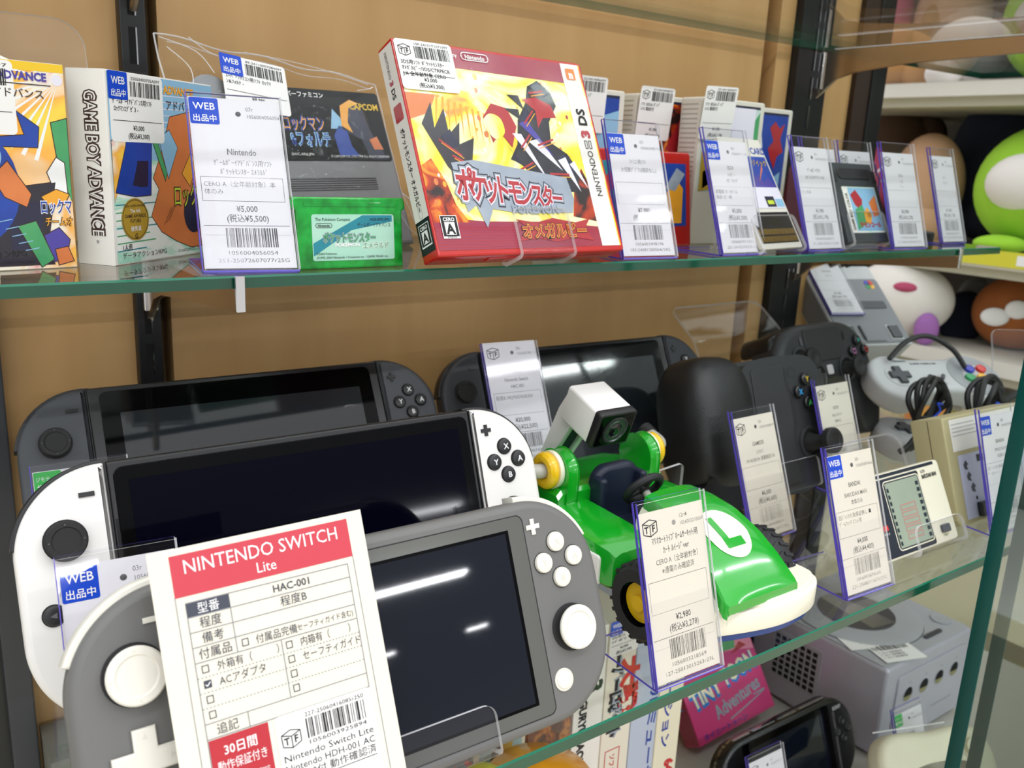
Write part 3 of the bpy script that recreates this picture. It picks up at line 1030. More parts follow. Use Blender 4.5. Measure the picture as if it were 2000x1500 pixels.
# --- grey cartridge in its bag
MS = pose(207.8, 83.9, .6, 10.9, 21.3, 1.6)
t = thing('game_cartridge', MS, 'grey home console cartridge with black label inside a clear bag', 'game cartridge')
b = MB()
b.prism(spline([(-64, 0), (64, 0)], 1, False) + [(64, 70), (62, 84), (54, 88), (-46, 92), (-56, 94), (-62, 88), (-64, 70)], -20, 0, 'cart_grey', 2)
b.prism(circle(13, -48, 84, 24), -12, 1, 'cart_grey', 1)
for i in range(6):
    b.box(-14, 46, 34 + i * 1.3, 34.6 + i * 1.3, 0, .5, 'cart_grey_dark')
b.build('shell', t)
b = MB()
b.prism(rrect(98, 42, 2, 13, 72), 0, .3, 'label_black')
n = .45
b.text('スーパーファミコン', 22, 88.2, 3.6, n, 'white_ink', 'r', 1, .02)
b.text('ロックマン', 18, 69, 9.5, n, 'art_blue', 'r', .6, .06)
b.text('ロックマン', 18, 69, 9.5, n + .1, 'art_amber', 'r', .6, .0)
b.text('&フォルテ', 20, 60, 9.5, n, 'art_sky', 'r', .62, .06)
b.text('&フォルテ', 20, 60, 9.5, n + .1, 'art_blue', 'r', .62, .0)
b.text('SHVC-AR6J-JPN', 6, 54, 2.2, n, 'white_ink', 'r')
b.poly([(24, 54), (23, 66), (28, 72), (33, 70), (34, 60), (38, 54)], n, 'art_blue')
b.poly([(22, 70), (26, 82), (31, 76), (30, 70)], n, 'art_sky')
b.poly([(30, 70), (31, 82), (38, 87), (48, 82), (50, 70), (56, 58), (58, 52), (46, 52), (42, 64)], n + .02, 'art_navy')
b.poly([(30, 72), (32, 84), (40, 88), (46, 86), (38, 83), (35, 74), (37, 68)], n + .06, 'art_amber')
b.poly([(48, 64), (54, 66), (57, 58), (50, 58)], n + .06, 'art_orange')
b.text('CAPCOM', 60, 82.2, 5.4, n + .1, 'seal_gold', 'r', .95, .03)
b.text('© CAPCOM CO., LTD. 1998 ALL RIGHTS RESERVED', 60, 53, 1.9, n + .1, 'white_ink', 'r')
b.build('front_label', t)

t = thing('plastic_bag', MS, 'clear crinkled plastic bag around the grey cartridge with a price sticker', 'plastic bag')
b = MB()
rr = random.Random(5)


def bag_side(n0, amp, out):
    NX, NY = 22, 18
    g = [[0.0] * (NX + 1) for _ in range(NY + 1)]
    ph = [(rr.uniform(.1, .5), rr.uniform(.1, .5), rr.uniform(0, 6), rr.uniform(.5, 1)) for _ in range(7)]
    vs = []
    for j in range(NY + 1):
        for i in range(NX + 1):
            fx, fy = i / NX, j / NY
            u = -67 + 138 * fx
            top = 121 - 17 * fx
            v = -1 + (top + 1) * fy
            e = min(1, 5 * fx, 5 * (1 - fx), 5 * fy, 4 * (1 - fy))
            w = sum(a * math.sin(i * p + j * q * 1.3 + f) for p, q, f, a in ph) * amp
            n = (-9 + (n0 + 9 + w) * e) if fy > .8 else (n0 * e - 9 * (1 - e) + w * e)
            if fy < .3 and fx > .9:
                n += 6 * (fx - .9) * 10
            vs.append((u + rr.uniform(-.5, .5), v + 2 * math.sin(i * .8) * fy * .6, n))
    fs = []
    for j in range(NY):
        for i in range(NX):
            a = j * (NX + 1) + i
            fs.append((a, a + 1, a + NX + 2, a + NX + 1))
    b.add(vs, fs, 'bag_film')
    return vs, NX, NY


vs, NX, NY = bag_side(3.2, .7, 1)
top_edge = vs[NY * (NX + 1):]
left_edge = [vs[j * (NX + 1)] for j in range(NY + 1)]
right_edge = [vs[j * (NX + 1) + NX] for j in range(NY + 1)]
for q in (top_edge, left_edge, right_edge):
    b.tube(q, .45, 'bag_edge_glint', 5)
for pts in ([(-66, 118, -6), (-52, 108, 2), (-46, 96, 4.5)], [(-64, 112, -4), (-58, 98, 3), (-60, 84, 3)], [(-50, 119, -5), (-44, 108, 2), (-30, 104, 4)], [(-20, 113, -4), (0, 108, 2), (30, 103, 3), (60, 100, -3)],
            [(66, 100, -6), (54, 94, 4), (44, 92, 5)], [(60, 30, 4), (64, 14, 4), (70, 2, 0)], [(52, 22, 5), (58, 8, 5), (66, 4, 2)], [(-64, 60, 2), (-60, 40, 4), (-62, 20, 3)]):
    b.tube(spline(pts, 5, False), .28, 'bag_edge_glint', 5)  # pale tubes laid along the creases to paint the film's highlights
b.tube([(x, y - 4.5, z + 1.2) for x, y, z in top_edge[1:-1]], .25, 'bag_edge_glint', 5)
b.build('film', t)
sticker(t, pose(-44, -5.2, 79, 0, 3, -8), 38, 29, 'web', '89-24110007084097', ['ｽｰﾊﾟｰﾌｧﾐｺﾝ用ｿﾌﾄ ﾛｯｸﾏ', 'ﾝ&ﾌｫﾙﾃ -'], '¥8,980', '(税込¥9,878)', 8)

# --- green cartridge
t = thing('handheld_cartridge', pose(187.8, 10.7, .1, 1.4, 5.3), 'translucent emerald green handheld cartridge standing at the shelf edge', 'game cartridge')
b = MB()
b.prism([(-28, 0), (28, 0), (28, 27), (29.8, 28), (29.8, 31.5), (28.6, 33.4), (-28.6, 33.4), (-29.8, 31.5), (-29.8, 28), (-28, 27)], -7, 0, 'emerald_shell', .9)
b.box(-24, 24, 29, 31, 0, .3, 'emerald_shell', .2)
b.build('shell', t)
b = MB()
P('label_green', '#7cc7a8', .3, hex2='#c9e6d8', scale=18, stretch=(1, 1, 3), coat=.3)
b.prism(rrect(43.4, 21.6, 1.2, 1.3, 14.6), 0, .25, 'label_green')
b.poly([(-20, 6), (-20, 12), (6, 25), (22, 25), (22, 22), (0, 18)], .3, 'art_teal')
n = .4
b.text('The Pokémon Company', -18.6, 22.4, 2.0, n, 'ink', 'l', fit=18)
b.ring(rrect(8.5, 2.2, 1.1, -14.3, 20.2), .2, n, 'ink')
b.text('Nintendo', -14.3, 19.6, 1.6, n, 'ink', 'c', 1, .02)
b.text('AGB-BPEJ-JPN', 20.5, 22.4, 1.8, n, 'ink', 'r')
b.text('ゲームボーイアドバンス', 21, 19.6, 2.2, n, 'ink', 'r', fit=18)
b.text('ポケットモンスター', -15, 12.6, 5.0, n, 'art_silver', 'l', .62, .09)
b.text('ポケットモンスター', -15, 12.6, 5.0, n + .1, 'art_green', 'l', .62, .02)
b.text('POKÉMON', -9, 10.4, 2.2, n + .1, 'white_ink', 'l', 1.2, .04)
b.text('エメラルド', 5.5, 9.4, 3.4, n, 'white_ink', 'l', .85, .08)
b.text('エメラルド', 5.5, 9.4, 3.4, n + .1, 'art_green', 'l', .85, .01)
b.text('©2004 Pokémon.', -18.6, 6.6, 1.5, n, 'ink')
b.text('©1995-2004 Nintendo / Creatures inc. / GAME FREAK inc.', -18.6, 4.8, 1.5, n, 'ink', 'l', fit=38)
b.build('front_label', t)

# --- red game case on its stand
M3 = pose(283.1, -11.9, 7.6, 2.8, 24.8)
t = thing('game_case', M3, 'red plastic game case with flame cover art leaning on a clear stand', 'game case')
b = MB()
b.prism(rrect(126, 112.5, (1, 2.5, 2.5, 1), 0, 56.2), -14, 0, 'case_red', 1.0)
b.box(-30, 30, -.6, .4, -9, -4, 'case_red', .3)
b.build('case', t)
b = MB()
b.rect(-61.8, 3, 61, 110.6, .12, 'art_flame')
b.poly([(-61.8, 110.6), (-61.8, 99.5), (-30, 99.8), (46.4, 98.6), (46.4, 110.6)], .2, 'art_wine')
b.poly([(-61.8, 3), (48, 3), (48, 14), (10, 17), (-30, 17.5), (-61.8, 20)], .2, 'art_wine')
for i in range(8):
    b.line((-61.5, 4.5 + i * 1.5), (48, 4.2 + i * 1.4), .3, .26, 'art_crimson')
b.poly([(-61.8, 70), (-61.8, 84), (-44, 84), (-50, 74)], .2, 'art_orange')
b.poly([(-61.8, 17), (-61.8, 46), (-55, 50), (-49, 38), (-46, 26), (-40, 17)], .22, 'art_lava')
b.poly([(30, 20), (36, 38), (44, 48), (46.8, 40), (47.4, 17)], .22, 'art_lava')
# abstract jagged rock cluster
b.poly([(-12, 34), (-6, 50), (2, 60), (6, 74), (14, 84), (18, 94), (26, 98), (34, 92), (36, 84), (28, 74), (26, 62), (36, 56), (42, 46), (38, 34)], .3, 'art_dark')
b.poly([(-56, 68), (-48, 80), (-49, 66), (-41, 77), (-41, 63), (-33, 70), (-36, 58), (-26, 62), (-30, 50), (-20, 42), (-36, 34), (-46, 46)], .3, 'art_dark')
b.poly([(-17, 74), (-10, 82), (0, 80), (4, 70), (-2, 58), (-8, 66), (-14, 60)], .34, 'art_crimson')
b.poly([(12, 86), (20, 80), (19, 70), (24, 76), (34, 77), (32, 84), (22, 88)], .34, 'art_crimson')
for p0, p1, p2, mt in (((-8, 64), (10, 36), (-4, 58), 'art_purple'), ((0, 66), (18, 40), (6, 66), 'art_lilac'), ((6, 72), (26, 54), (12, 74), 'art_purple'), ((10, 62), (30, 46), (18, 64), 'art_lilac'),
                       ((28, 52), (40, 34), (34, 54), 'art_lilac'), ((36, 50), (46, 36), (40, 52), 'art_lilac'), ((2, 88), (12, 80), (10, 88), 'art_dark'), ((-2, 80), (8, 74), (8, 80), 'art_dark')):
    b.poly([p0, p1, p2], .38, mt)
b.poly([(-10, 40), (20, 34), (34, 36), (30, 46), (12, 52), (-4, 50)], .36, 'art_dark')
b.poly(spline([(-22, 44), (-10, 52), (4, 46), (-2, 36), (-18, 36)], 4), .4, 'art_flame')
ember = random.Random(21)
for k in range(46):
    x, y = ember.uniform(-58, 44), ember.uniform(22, 97)
    q = ember.uniform(.4, 1.5)
    b.poly(circle(q, x, y, 8, q * 1.4), .27, ember.choice(('art_amber', 'art_orange', 'art_crimson', 'white_ink')))
for p0, p1 in (((4, 58), (12, 66)), ((10, 72), (18, 80)), ((16, 60), (28, 64)), ((-4, 44), (10, 50)), ((20, 44), (34, 44)), ((-48, 60), (-36, 52)), ((-42, 52), (-30, 46)), ((18, 90), (28, 92))):
    b.line(p0, p1, 1.1, .42, 'art_crimson')
    b.line((p0[0] + 1, p0[1] - 1.6), (p1[0] + 1, p1[1] - 1.6), .5, .42, 'art_amber')
for pts in ([(20, 94), (26, 97), (33, 91), (28, 88)], [(6, 72), (14, 82), (16, 76), (10, 68)], [(28, 54), (36, 55), (41, 46), (34, 44)], [(-46, 62), (-40, 66), (-36, 58), (-42, 54)]):
    b.poly(pts, .35, 'art_navy')
b.poly(spline([(-18, 70), (-13, 76), (-6, 74), (-5, 66), (-12, 62)], 4), .4, 'art_flame')
for k in range(9):
    b.poly([(-44 + k * 3.4, 84 - k), (-42.5 + k * 3.4, 84 - k), (-48 + k * 4, 66 - k)], .24, 'art_amber')
b.rect(46.4, 3, 59.8, 110.6, .3, 'box_white')
n = .6
b.ring(rrect(18, 4.6, 2.3, -14, 107), .5, n, 'white_ink')
b.text('Nintendo', -14, 105.6, 3.3, n, 'white_ink', 'c', 1, .02)
b.text('The Pokémon Company', -25.5, 105.8, 3, n, 'white_ink', 'r', .9, .01)
b.prism(rrect(6.6, 6.6, .8, 52.6, 104.3), n - .1, n, 'orange_mark')
b.text('n', 52.6, 101.8, 6.2, n + .1, 'white_ink', 'c', 1, .06)
b.text('NINTENDO', 55.6, 31.5, 5.8, n, 'ink', 'l', rot=90, fit=27)
b.ring(rrect(2.2, 5.0, .4, 52.2, 62.2), .5, n, 'grey_ink')
b.ring(rrect(2.2, 5.0, .4, 55.2, 62.2), .5, n, 'grey_ink')
b.text('3', 56.4, 66, 8.6, n, 'art_crimson', 'l', 1.15, .05, 90)
b.text('DS', 56.4, 73.3, 8.6, n, 'ink', 'l', 1.0, .03, 90)
# title lettering
k = MB()
for dd, mt, bo, hh in ((0, 'art_dark', .16, .62), (0, 'art_silver', .12, .72), (0, 'art_lilac', .07, .78), (0, 'art_crimson', .03, .84)):
    for i, ch in enumerate('ポケットモンスター'):
        s = 19 - i * .75
        b.text(ch, -39 + i * 8.15 - i * i * .09, 29.5 - i * .55, s, hh, mt, 'c', .62, bo, -4)
b.poly([(-44, 48), (-40, 22), (-34, 26), (-30, 14), (-24, 24), (-10, 22), (30, 22), (33, 30), (31, 42), (-30, 50)], .5, 'art_silver')
b.text('POKÉMON', -12, 21.6, 6.0, .9, 'art_silver', 'l', 1.1, .05)
b.poly([(-11, 18.5), (-4, 14), (-12, 6.5), (2, 8), (14, 5.8), (28, 8), (41, 6), (36, 13), (41, 18.5), (30, 16.5), (14, 19), (2, 16.5)], .5, 'art_crimson')
b.text('オメガルビー', 14, 8.6, 8.6, .7, 'art_dark', 'c', .88, .1)
b.text('オメガルビー', 14, 8.6, 8.6, .8, 'art_amber', 'c', .88, .06)
b.text('オメガルビー', 14, 8.6, 8.6, .9, 'art_crimson', 'c', .88, .01)
# rating mark
b.rect(-58, 8.8, -48, 20.6, n, 'white_ink')
b.rect(-57.6, 9.9, -48.4, 20.2, n + .06, 'ink')
b.text('CERO', -53, 17.6, 2.6, n + .14, 'white_ink', 'c', 1, .03)
b.rect(-56, 10.6, -50, 17.1, n + .12, 'white_ink')
b.text('A', -53, 11.2, 7.0, n + .2, 'ink', 'c', 1, .04)
b.text('全年齢対象', -53, 9.1, 1.1, n + .2, 'ink', 'c')
# spine
b.M = LEFT(-63)
b.rect(-13.2, 4, -.6, 110.5, .12, 'box_white')
b.rect(-13.2, 4, -.6, 21, .16, 'label_black')
b.rect(-11.6, 7.4, -2.2, 19, .2, 'white_ink')
b.rect(-11.2, 8.2, -2.6, 18.6, .26, 'ink')
b.text('CERO', -6.9, 15.9, 2.6, .34, 'white_ink', 'c', 1, .03)
b.rect(-9.6, 9, -4.2, 15.2, .3, 'white_ink')
b.text('A', -6.9, 9.6, 6.4, .38, 'ink', 'c', 1, .04)
b.text('NINTENDO', -8.6, 108, 3.2, .3, 'grey_ink', 'l', rot=-90, fit=14)
b.text('3', -8.9, 93, 4.6, .3, 'art_crimson', 'l', 1.2, .04, -90)
b.text('DS', -8.9, 89, 4.6, .3, 'ink', 'l', 1, .02, -90)
b.prism(rrect(7.5, 8.5, 1, -6.9, 76), .1, .25, 'art_crimson')
b.text('ポケットモンスター オメガルビー', -8.6, 68, 4.2, .3, 'ink', 'l', rot=-90, fit=43, bold=.02)
b.ring(rrect(3.2, 7, 1.5, -6.9, 25), .25, .3, 'pale_ink')
b.M = None
b.build('cover_sheet', t)
sticker(t, pose(-62.4, -.7, 85.4), 34, 26.4, 'tf', '15F-24101T1071097', ['3DS用ｿﾌﾄ ﾎﾟｹｯﾄﾓﾝｽﾀｰ', 'ｵﾒｶﾞﾙﾋﾞｰ/3DS/CTRPECR', 'J/A 全年齢対象 CERO'], '¥3,000', '(税込¥3,300)', 13)


def easel(M, w, t, lip, back, label, v0=0.0, u0=0.0, th=2.2, r=4, ground=0.0):
    """clear display stand built around the foot of a thing posed by M: lip in front, tray below, plate behind, strut to the ground"""
    b = MB()
    d = th / 2 + .35
    path = [(-d, v0 + lip), (-d, v0 - d), (t + d, v0 - d), (t + d, v0 + back)]
    b.sheet(path, w, th, 'acrylic', 'lit_clear_edge', r, r, 2.5, u0)
    up = Vector((0, 0, 1))
    I = M.to_3x3().inverted() @ up
    I.normalize()
    q = (t + d, v0 + back * .8)
    h = (M @ Vector((u0 * MM, q[0] * MM, q[1] * MM))).z / MM - ground - 1.2
    g = (q[0] - I.y * h + I.z * h * .25, q[1] - I.z * h - I.y * h * .25)
    k = (M @ Vector((u0 * MM, g[0] * MM, g[1] * MM))).z / MM - ground - 1.2
    g = (g[0] - I.y * k, g[1] - I.z * k)
    b.sheet([q, g], w * .8, th, 'acrylic', 'lit_clear_edge', 0, 3, 3, u0)
    return b.build('display_stand', M=M, label=label, cat='display stand', group='clear acrylic display stands')


easel(M3, 37, 14, 24, 70, 'clear stand with a rounded lip under the red game case', u0=6)

# --- red flat cartridge
t = thing('game_cartridge', pose(432, 64, .1, 0, 8), 'red flat cartridge half hidden behind the ¥2,980 tag', 'game cartridge')
b = MB()
b.prism(rrect(92, 65, (3, 3, 1.5, 1.5), 0, 32.5), -15, 0, 'case_red', 1.2)
b.build('shell', t)
b = MB()
b.rect(-41, 14, 41, 57, .15, 'art_teal')
b.poly([(-38, 44), (-30, 50), (-26, 40), (-33, 36)], .25, 'art_crimson')
b.rect(14, 14, 41, 57, .2, 'art_blue')
b.poly([(22, 16), (20, 34), (30, 48), (38, 40), (36, 16)], .3, 'art_amber')
b.poly([(20, 40), (32, 54), (40, 50), (30, 38)], .32, 'art_silver')
b.build('front_label', t)


def white_cart(x, y, w, art, label, st=None, group='white game cartridges with ribbed sides', bands=()):
    t = thing('boxed_cartridge', pose(x + w / 2, y, .1), label, 'game cartridge', group)
    b = MB()
    b.prism(rrect(w, 103, (2, 2, 1, 1), 0, 51.5), -20, 0, 'cart_white', .8)
    b.M = LEFT(-w / 2)
    for i in range(16):
        b.rect(-18.5, 48 + i * 3.3, -3, 49.0 + i * 3.3, .1, 'cart_white_rib')
    b.M = None
    b.build('shell', t)
    b = MB()
    b.rect(-w / 2 + 3, 38, w / 2 - 5, 99.5, .15, art)
    b.rect(-w / 2 + 3, 97.8, w / 2 - 5, 99.6, .25, 'art_navy')
    for pts, mt in bands:
        b.poly(pts, .3, mt)
    b.build('front_label', t)
    if st:
        sticker(t, pose(*st), 33, 36, 'tf', '25100100%d097' % (x % 97), ['ｿﾌﾄ SEGA ﾎﾟｯﾌﾟ', 'ﾚﾄﾛ 箱説付'], '¥1,980', '(税込¥2,178)', int(x))


white_cart(377, 98, 58, 'art_blue', 'first white ribbed cartridge from the left behind the red game case, blue artwork', (-24, -1.5, 74, 0, -4, 0),
           bands=[([(-4, 60), (10, 86), (24, 90), (24, 50)], 'art_sky'), ([(0, 42), (24, 62), (24, 40)], 'art_lime'), ([(-26, 38), (24, 38), (24, 48), (-26, 52)], 'art_crimson')])
white_cart(446, 98, 62, 'art_lava', 'second white ribbed cartridge from the left, its sticker leaning over brown artwork', (-32, -1.5, 72, 0, -6, 0),
           bands=[([(5, 40), (24, 64), (26, 40)], 'art_sky'), ([(0, 66), (14, 90), (26, 88), (26, 60)], 'art_crimson')])
white_cart(485, 73, 68, 'art_foil', 'third white ribbed cartridge from the left with shiny silver green artwork', (-37, -2, 74, 0, -8, 2),
           bands=[([(-30, 38), (-10, 40), (-14, 62), (-30, 66)], 'seal_gold'), ([(-26, 40), (-18, 44), (-20, 54), (-27, 52)], 'art_dark'), ([(0, 60), (24, 60), (24, 98), (-2, 98)], 'art_lilac'), ([(24, 64), (29, 64), (29, 96), (24, 90)], 'art_green'), ([(-30, 72), (-6, 70), (0, 82), (-30, 90)], 'art_green')])
white_cart(566, 102, 58, 'art_blue', 'white cartridge with blue and red artwork beside the wide black upright',
           bands=[([(2, 88), (8, 93), (14, 88), (20, 92), (16, 80), (21, 70), (14, 66), (12, 56), (6, 64), (2, 72), (8, 78)], 'art_crimson'), ([(-12, 76), (-8, 84), (-5, 72)], 'white_ink'), ([(0, 42), (20, 54), (20, 38)], 'art_sky')])

# --- game card with gold contacts
MC = pose(503.6, 3.4, 4.4, 9, 32)
t = thing('game_card', MC, 'white game card with space artwork and a row of gold contacts on a clear stand', 'game card')
b = MB()
b.prism(rrect(54, 84, 1.5, 0, 42), -3, 0, 'cart_white', .4)
b.build('card_body', t)
b = MB()
b.rect(-25, 30, 25, 80, .15, 'art_blue')
b.rect(-25, 70, 25, 80, .2, 'cart_white')
b.text('CARD', 18, 72, 7, .3, 'art_blue', 'c', 1, .03)
b.text('ゾイック', 14, 63, 5, .3, 'seal_gold', 'c', 1, .03)
b.rect(-25, 30, 25, 46, .25, 'art_lilac')
b.poly([(-8, 46), (2, 56), (10, 50), (18, 54), (25, 46)], .25, 'art_purple')
b.poly([(4, 50), (16, 64), (15, 60)], .3, 'art_orange')
b.rect(2, 31, 14, 39, .3, 'art_navy')
b.rect(4, 33, 12, 36, .35, 'art_lime')
b.rect(15, 31, 25, 37, .3, 'art_sky')
b.rect(-25, 4, 25, 27, .15, 'label_black')
for r in (0, 1):
    for i in range(20):
        b.rect(-23.5 + i * 2.4, 5 + r * 5.4, -22 + i * 2.4, 9.2 + r * 5.4, .22, 'gold_pin')
b.build('printed_face', t)
easel(MC, 56, 3, 24, 62, 'clear stand with a wide lip under the gold contact game card')

# --- dark handheld cartridge
MD = pose(622, 14, 5.6, 0, 25.3)
t = thing('handheld_cartridge', MD, 'dark grey handheld cartridge with a colourful label on a clear stand', 'game cartridge')
b = MB()
b.prism([(-28.5, 0), (28.5, 0), (28.5, 58), (26, 58), (26, 64), (-28.5, 64)], -8, 0, 'cart_charcoal', .9)
b.prism(rrect(42, 9, 4, 0, 55), 0, .8, 'button_black', .4)
for i in range(5):
    b.box(-28.3, -23, 48.5 + i * 2, 49.4 + i * 2, 0, .4, 'button_black')
    b.box(23, 28.3, 48.5 + i * 2, 49.4 + i * 2, 0, .4, 'button_black')
b.build('shell', t)
b = MB()
b.prism(rrect(43, 37, 1.2, 1, 26), 0, .2, 'art_pale')
b.rect(-20.3, 8, -14, 44, .3, 'box_white')
b.text('GAME BOY COLOR', -15.4, 9.5, 4.2, .4, 'ink', 'l', rot=90, fit=30, bold=.03)
b.rect(-13.4, 9, 21.6, 43.6, .26, 'art_sky')
b.poly([(-12, 38), (-4, 42), (2, 34), (-2, 24), (-9, 30)], .32, 'art_crimson')
b.poly([(-12, 10), (-10, 26), (0, 30), (4, 16)], .33, 'art_green')
b.poly([(0, 24), (6, 28), (10, 22), (6, 14), (0, 16)], .35, 'art_amber')
b.poly([(10, 32), (20, 38), (20, 22), (12, 20)], .33, 'art_orange')
b.text('サモンコール', 5, 12, 5, .4, 'art_crimson', 'c', .9, .05)
b.build('front_label', t)
easel(MD, 46, 8, 24, 52, 'clear stand with a lip under the dark handheld cartridge')

# --- maroon pouch and clear bag at the back right
b = MB()
P('maroon_cloth', '#5b1426', .6, hex2='#3c0d1c', scale=50)
P('violet_film', '#6a4c8e', .25)
b.loft([[(x, y * h, z) for x, y, z in ((-20, 0, 0), (20, 0, 0), (20, 1, -6), (8, 1.12, -12), (-8, 1.1, -12), (-20, .96, -6), (-20, 0, -14))] for h in (0.02, 60)], 'maroon_cloth', 'maroon_cloth', 'maroon_cloth')
o = b.build('cloth_pouch', M=pose(680, 120, .1, -4), label='dark maroon pouch standing at the back behind the right hand tags', cat='pouch')
b = MB()
pts = spline([(-24, 0, 0), (-22, 46, 0), (-12, 62, 3), (4, 66, 3), (16, 56, 0), (24, 48, -2), (25, 0, 0)], 5, False)
b.tube(pts, 1.1, 'violet_film', 6)
b.add([(x, y, z) for x, y, z in pts], [tuple(range(len(pts)))], 'bag_film')
b.tube([(16, 58, 0), (24, 66, 2)], 1.2, 'bag_edge_glint', 6)
b.tube([(24, 50, 0), (34, 54, 1)], 1.0, 'bag_edge_glint', 6)
b.build('plastic_bag', M=pose(752, 112, .1, -4), label='small clear bag with a violet rim near the right end of the upper shelf', cat='plastic bag')
b = MB()
b.lathe([(19, 0), (20, 1), (20, 7), (19, 8), (.01, 8)], 'cart_charcoal', seg=36)
b.build('round_base', M=pose(770, 70, .1, 0, 90), label='low dark round display base near the right end of the upper shelf', cat='display base')

# ------------------------------------------------------------------ handheld consoles
def stick(parent, u, v, n0, r, mat, rim, tiltx=0, dish=True):
    b = MB()
    b.lathe([(r * 1.08, n0 + .1), (r * 1.08, n0 + .25), (r * .8, n0 + .3)], 'seam', u, v, 32, True)
    b.lathe([(r * .62, n0 + .2), (r * .62, n0 + 2.2), (r * .95, n0 + 3.0), (r, n0 + 3.6), (r, n0 + 4.6), (r * .94, n0 + 5.1), (r * .72, n0 + 5.1), (r * .66, n0 + 4.7), (0.01, n0 + 4.6)], mat, u + tiltx, v, 36, False)
    for a in range(4):
        x, y = u + tiltx + r * .83 * math.cos(rad(90 * a)), v + r * .83 * math.sin(rad(90 * a))
        b.box(x - .25, x + .25, y - .25, y + .25, n0 + 5.0, n0 + 5.3, rim)
    return b.build('thumb_stick', parent)


def arrow(u, v, ang, s):
    a = rad(ang)
    return [(u + s * math.cos(a + k), v + s * math.sin(a + k)) for k in (0, 2.3, -2.3)]


def console(M, label, slab, grip, oled, bottom=51):
    t = thing('handheld_console', M, label, 'handheld game console', 'hybrid handheld consoles')
    W = 121.0 if oled else 119.5
    iw = W - 35.5
    b = MB()
    b.prism(rrect(2 * iw, 102, 1.5), -13.9, 0, slab, 1.2)
    b.box(-iw + 6, iw - 6, 51, 51.4, -9, -6, 'seam')
    b.box(iw - 26, iw - 12, 51, 51.7, -10, -5, slab, .3)
    b.build('tablet_body', t)
    b = MB()
    if oled:
        b.prism(rrect(2 * iw - 5, 96.5, 4), 0, .5, 'bezel_black', .3)
        b.rect(-77.5, -43.6, 77.5, 42.5, .62, 'screen_navy')
    else:
        b.prism(rrect(2 * iw - 12, 96, 4), 0, .4, 'bezel_black', .3)
        b.rect(-68.5, -40, 69.5, 35.5, .52, 'screen_grey')
    b.build('screen', t)
    for s in (-1, 1):
        b = MB()
        o = rrect(35.5, 101.5, (34, 1.2, 1.2, 34) if s < 0 else (1.2, 34, 34, 1.2), s * (W - 17.75), 0, 9)
        b.prism(o, -13.5, .2, grip, 2.6, seg=4)
        g = b.build('side_controller', t)
        b = MB()
        ou, cv0 = s * (W - 34), 50.75 - 34
        ins, outs = [], []
        for k in range(14):
            a = rad(96 - 88 * k / 13)
            outs.append((ou + s * 35.6 * math.cos(a), cv0 + 35.4 * math.sin(a)))
            ins.append((ou + s * 31.5 * math.cos(a), cv0 + 31.5 * math.sin(a)))
        poly = outs + ins[::-1]
        if s > 0:
            poly = poly[::-1]
        b.prism(poly, -12.5, -3.0, 'button_black', .6, seg=2)
        b.build('shoulder_button', g)
        bu = s * (W - 18)
        bt = 22.4 if s > 0 else -5.0
        names = (('X', 0, 1), ('A', 1, 0), ('B', 0, -1), ('Y', -1, 0)) if s > 0 else ((90, 0, 1), (0, 1, 0), (-90, 0, -1), (180, -1, 0))
        for ch, dx, dy in names:
            b = MB()
            x, y = bu + 7.3 * dx, bt + 7.3 * dy
            b.lathe([(4.35, .2), (4.35, .3), (3.6, .32)], 'seam', x, y, 24, True)
            b.button(x, y, 3.85, .2, 1.9, 'button_black')
            if s > 0:
                b.text(ch, x + .15, y - 1.45, 4.0, 2.2, 'white_ink', 'c', 1, .02)
            else:
                b.poly(arrow(x, y, ch, 1.5), 2.2, 'grey_ink')
            b.build('face_button', g)
        stick(g, bu, -4.5 if s > 0 else 22.6, .2, 7.6, 'stick_rubber', 'grey_ink')
        b = MB()
        x, y = s * (W - 27.5), 39.2
        if s > 0:
            b.prism(cross(2.9, .95, x, y), .2, 1.0, 'button_black', .2, seg=1)
        else:
            b.box(x - 2.9, x + 2.9, y - .95, y + .95, .2, 1.0, 'button_black', .2)
        b.build('menu_button', g)
        b = MB()
        if s > 0:
            b.button(s * (W - 25), -20.5, 3.3, .2, .9, 'button_black')
        else:
            b.rbox(-W + 23, -W + 28, -23, -18, .2, .9, .6, 'button_black', .2)
        b.build('home_button', g)
        b = MB()
        b.box(s * iw - .3, s * iw + .3, -50.5, 50.5, -12, .3, 'seam')
        b.build('rail_seam', g)
    return t


MO, MBL, MBR = pose(152.4, -33.5, -118.3, -2.1, 20.6, .5), pose(168, 94, -119, -4.5, 30, .8), pose(412.5, 86.5, -118.3, -6.5, 26.3, 1.0) @ Matrix.Scale(.956, 4)
console(MO, 'white handheld console with black screen, second row behind the small grey one', 'slab_black', 'joy_white', True)
console(MBL, 'black handheld console with grey side grips at back left', 'slab_black', 'console_grey', False)
console(MBR, 'black handheld console at the back centre behind the toy kart', 'slab_black', 'console_grey_dark', False)
for M_, u_, lab in ((MO, -58, 'left clear stand under the white handheld console'), (MO, 60, 'right clear stand under the white handheld console'), (MBL, -56, 'left clear stand under the back left black console'),
                    (MBL, 56, 'right clear stand under the back left black console'), (MBR, -48, 'left clear stand under the back centre black console'), (MBR, 52, 'right clear stand under the back centre black console')):
    easel(M_, 30, 14.2, 13, 50, lab, -51.2, u_, 1.6, 3, -172)

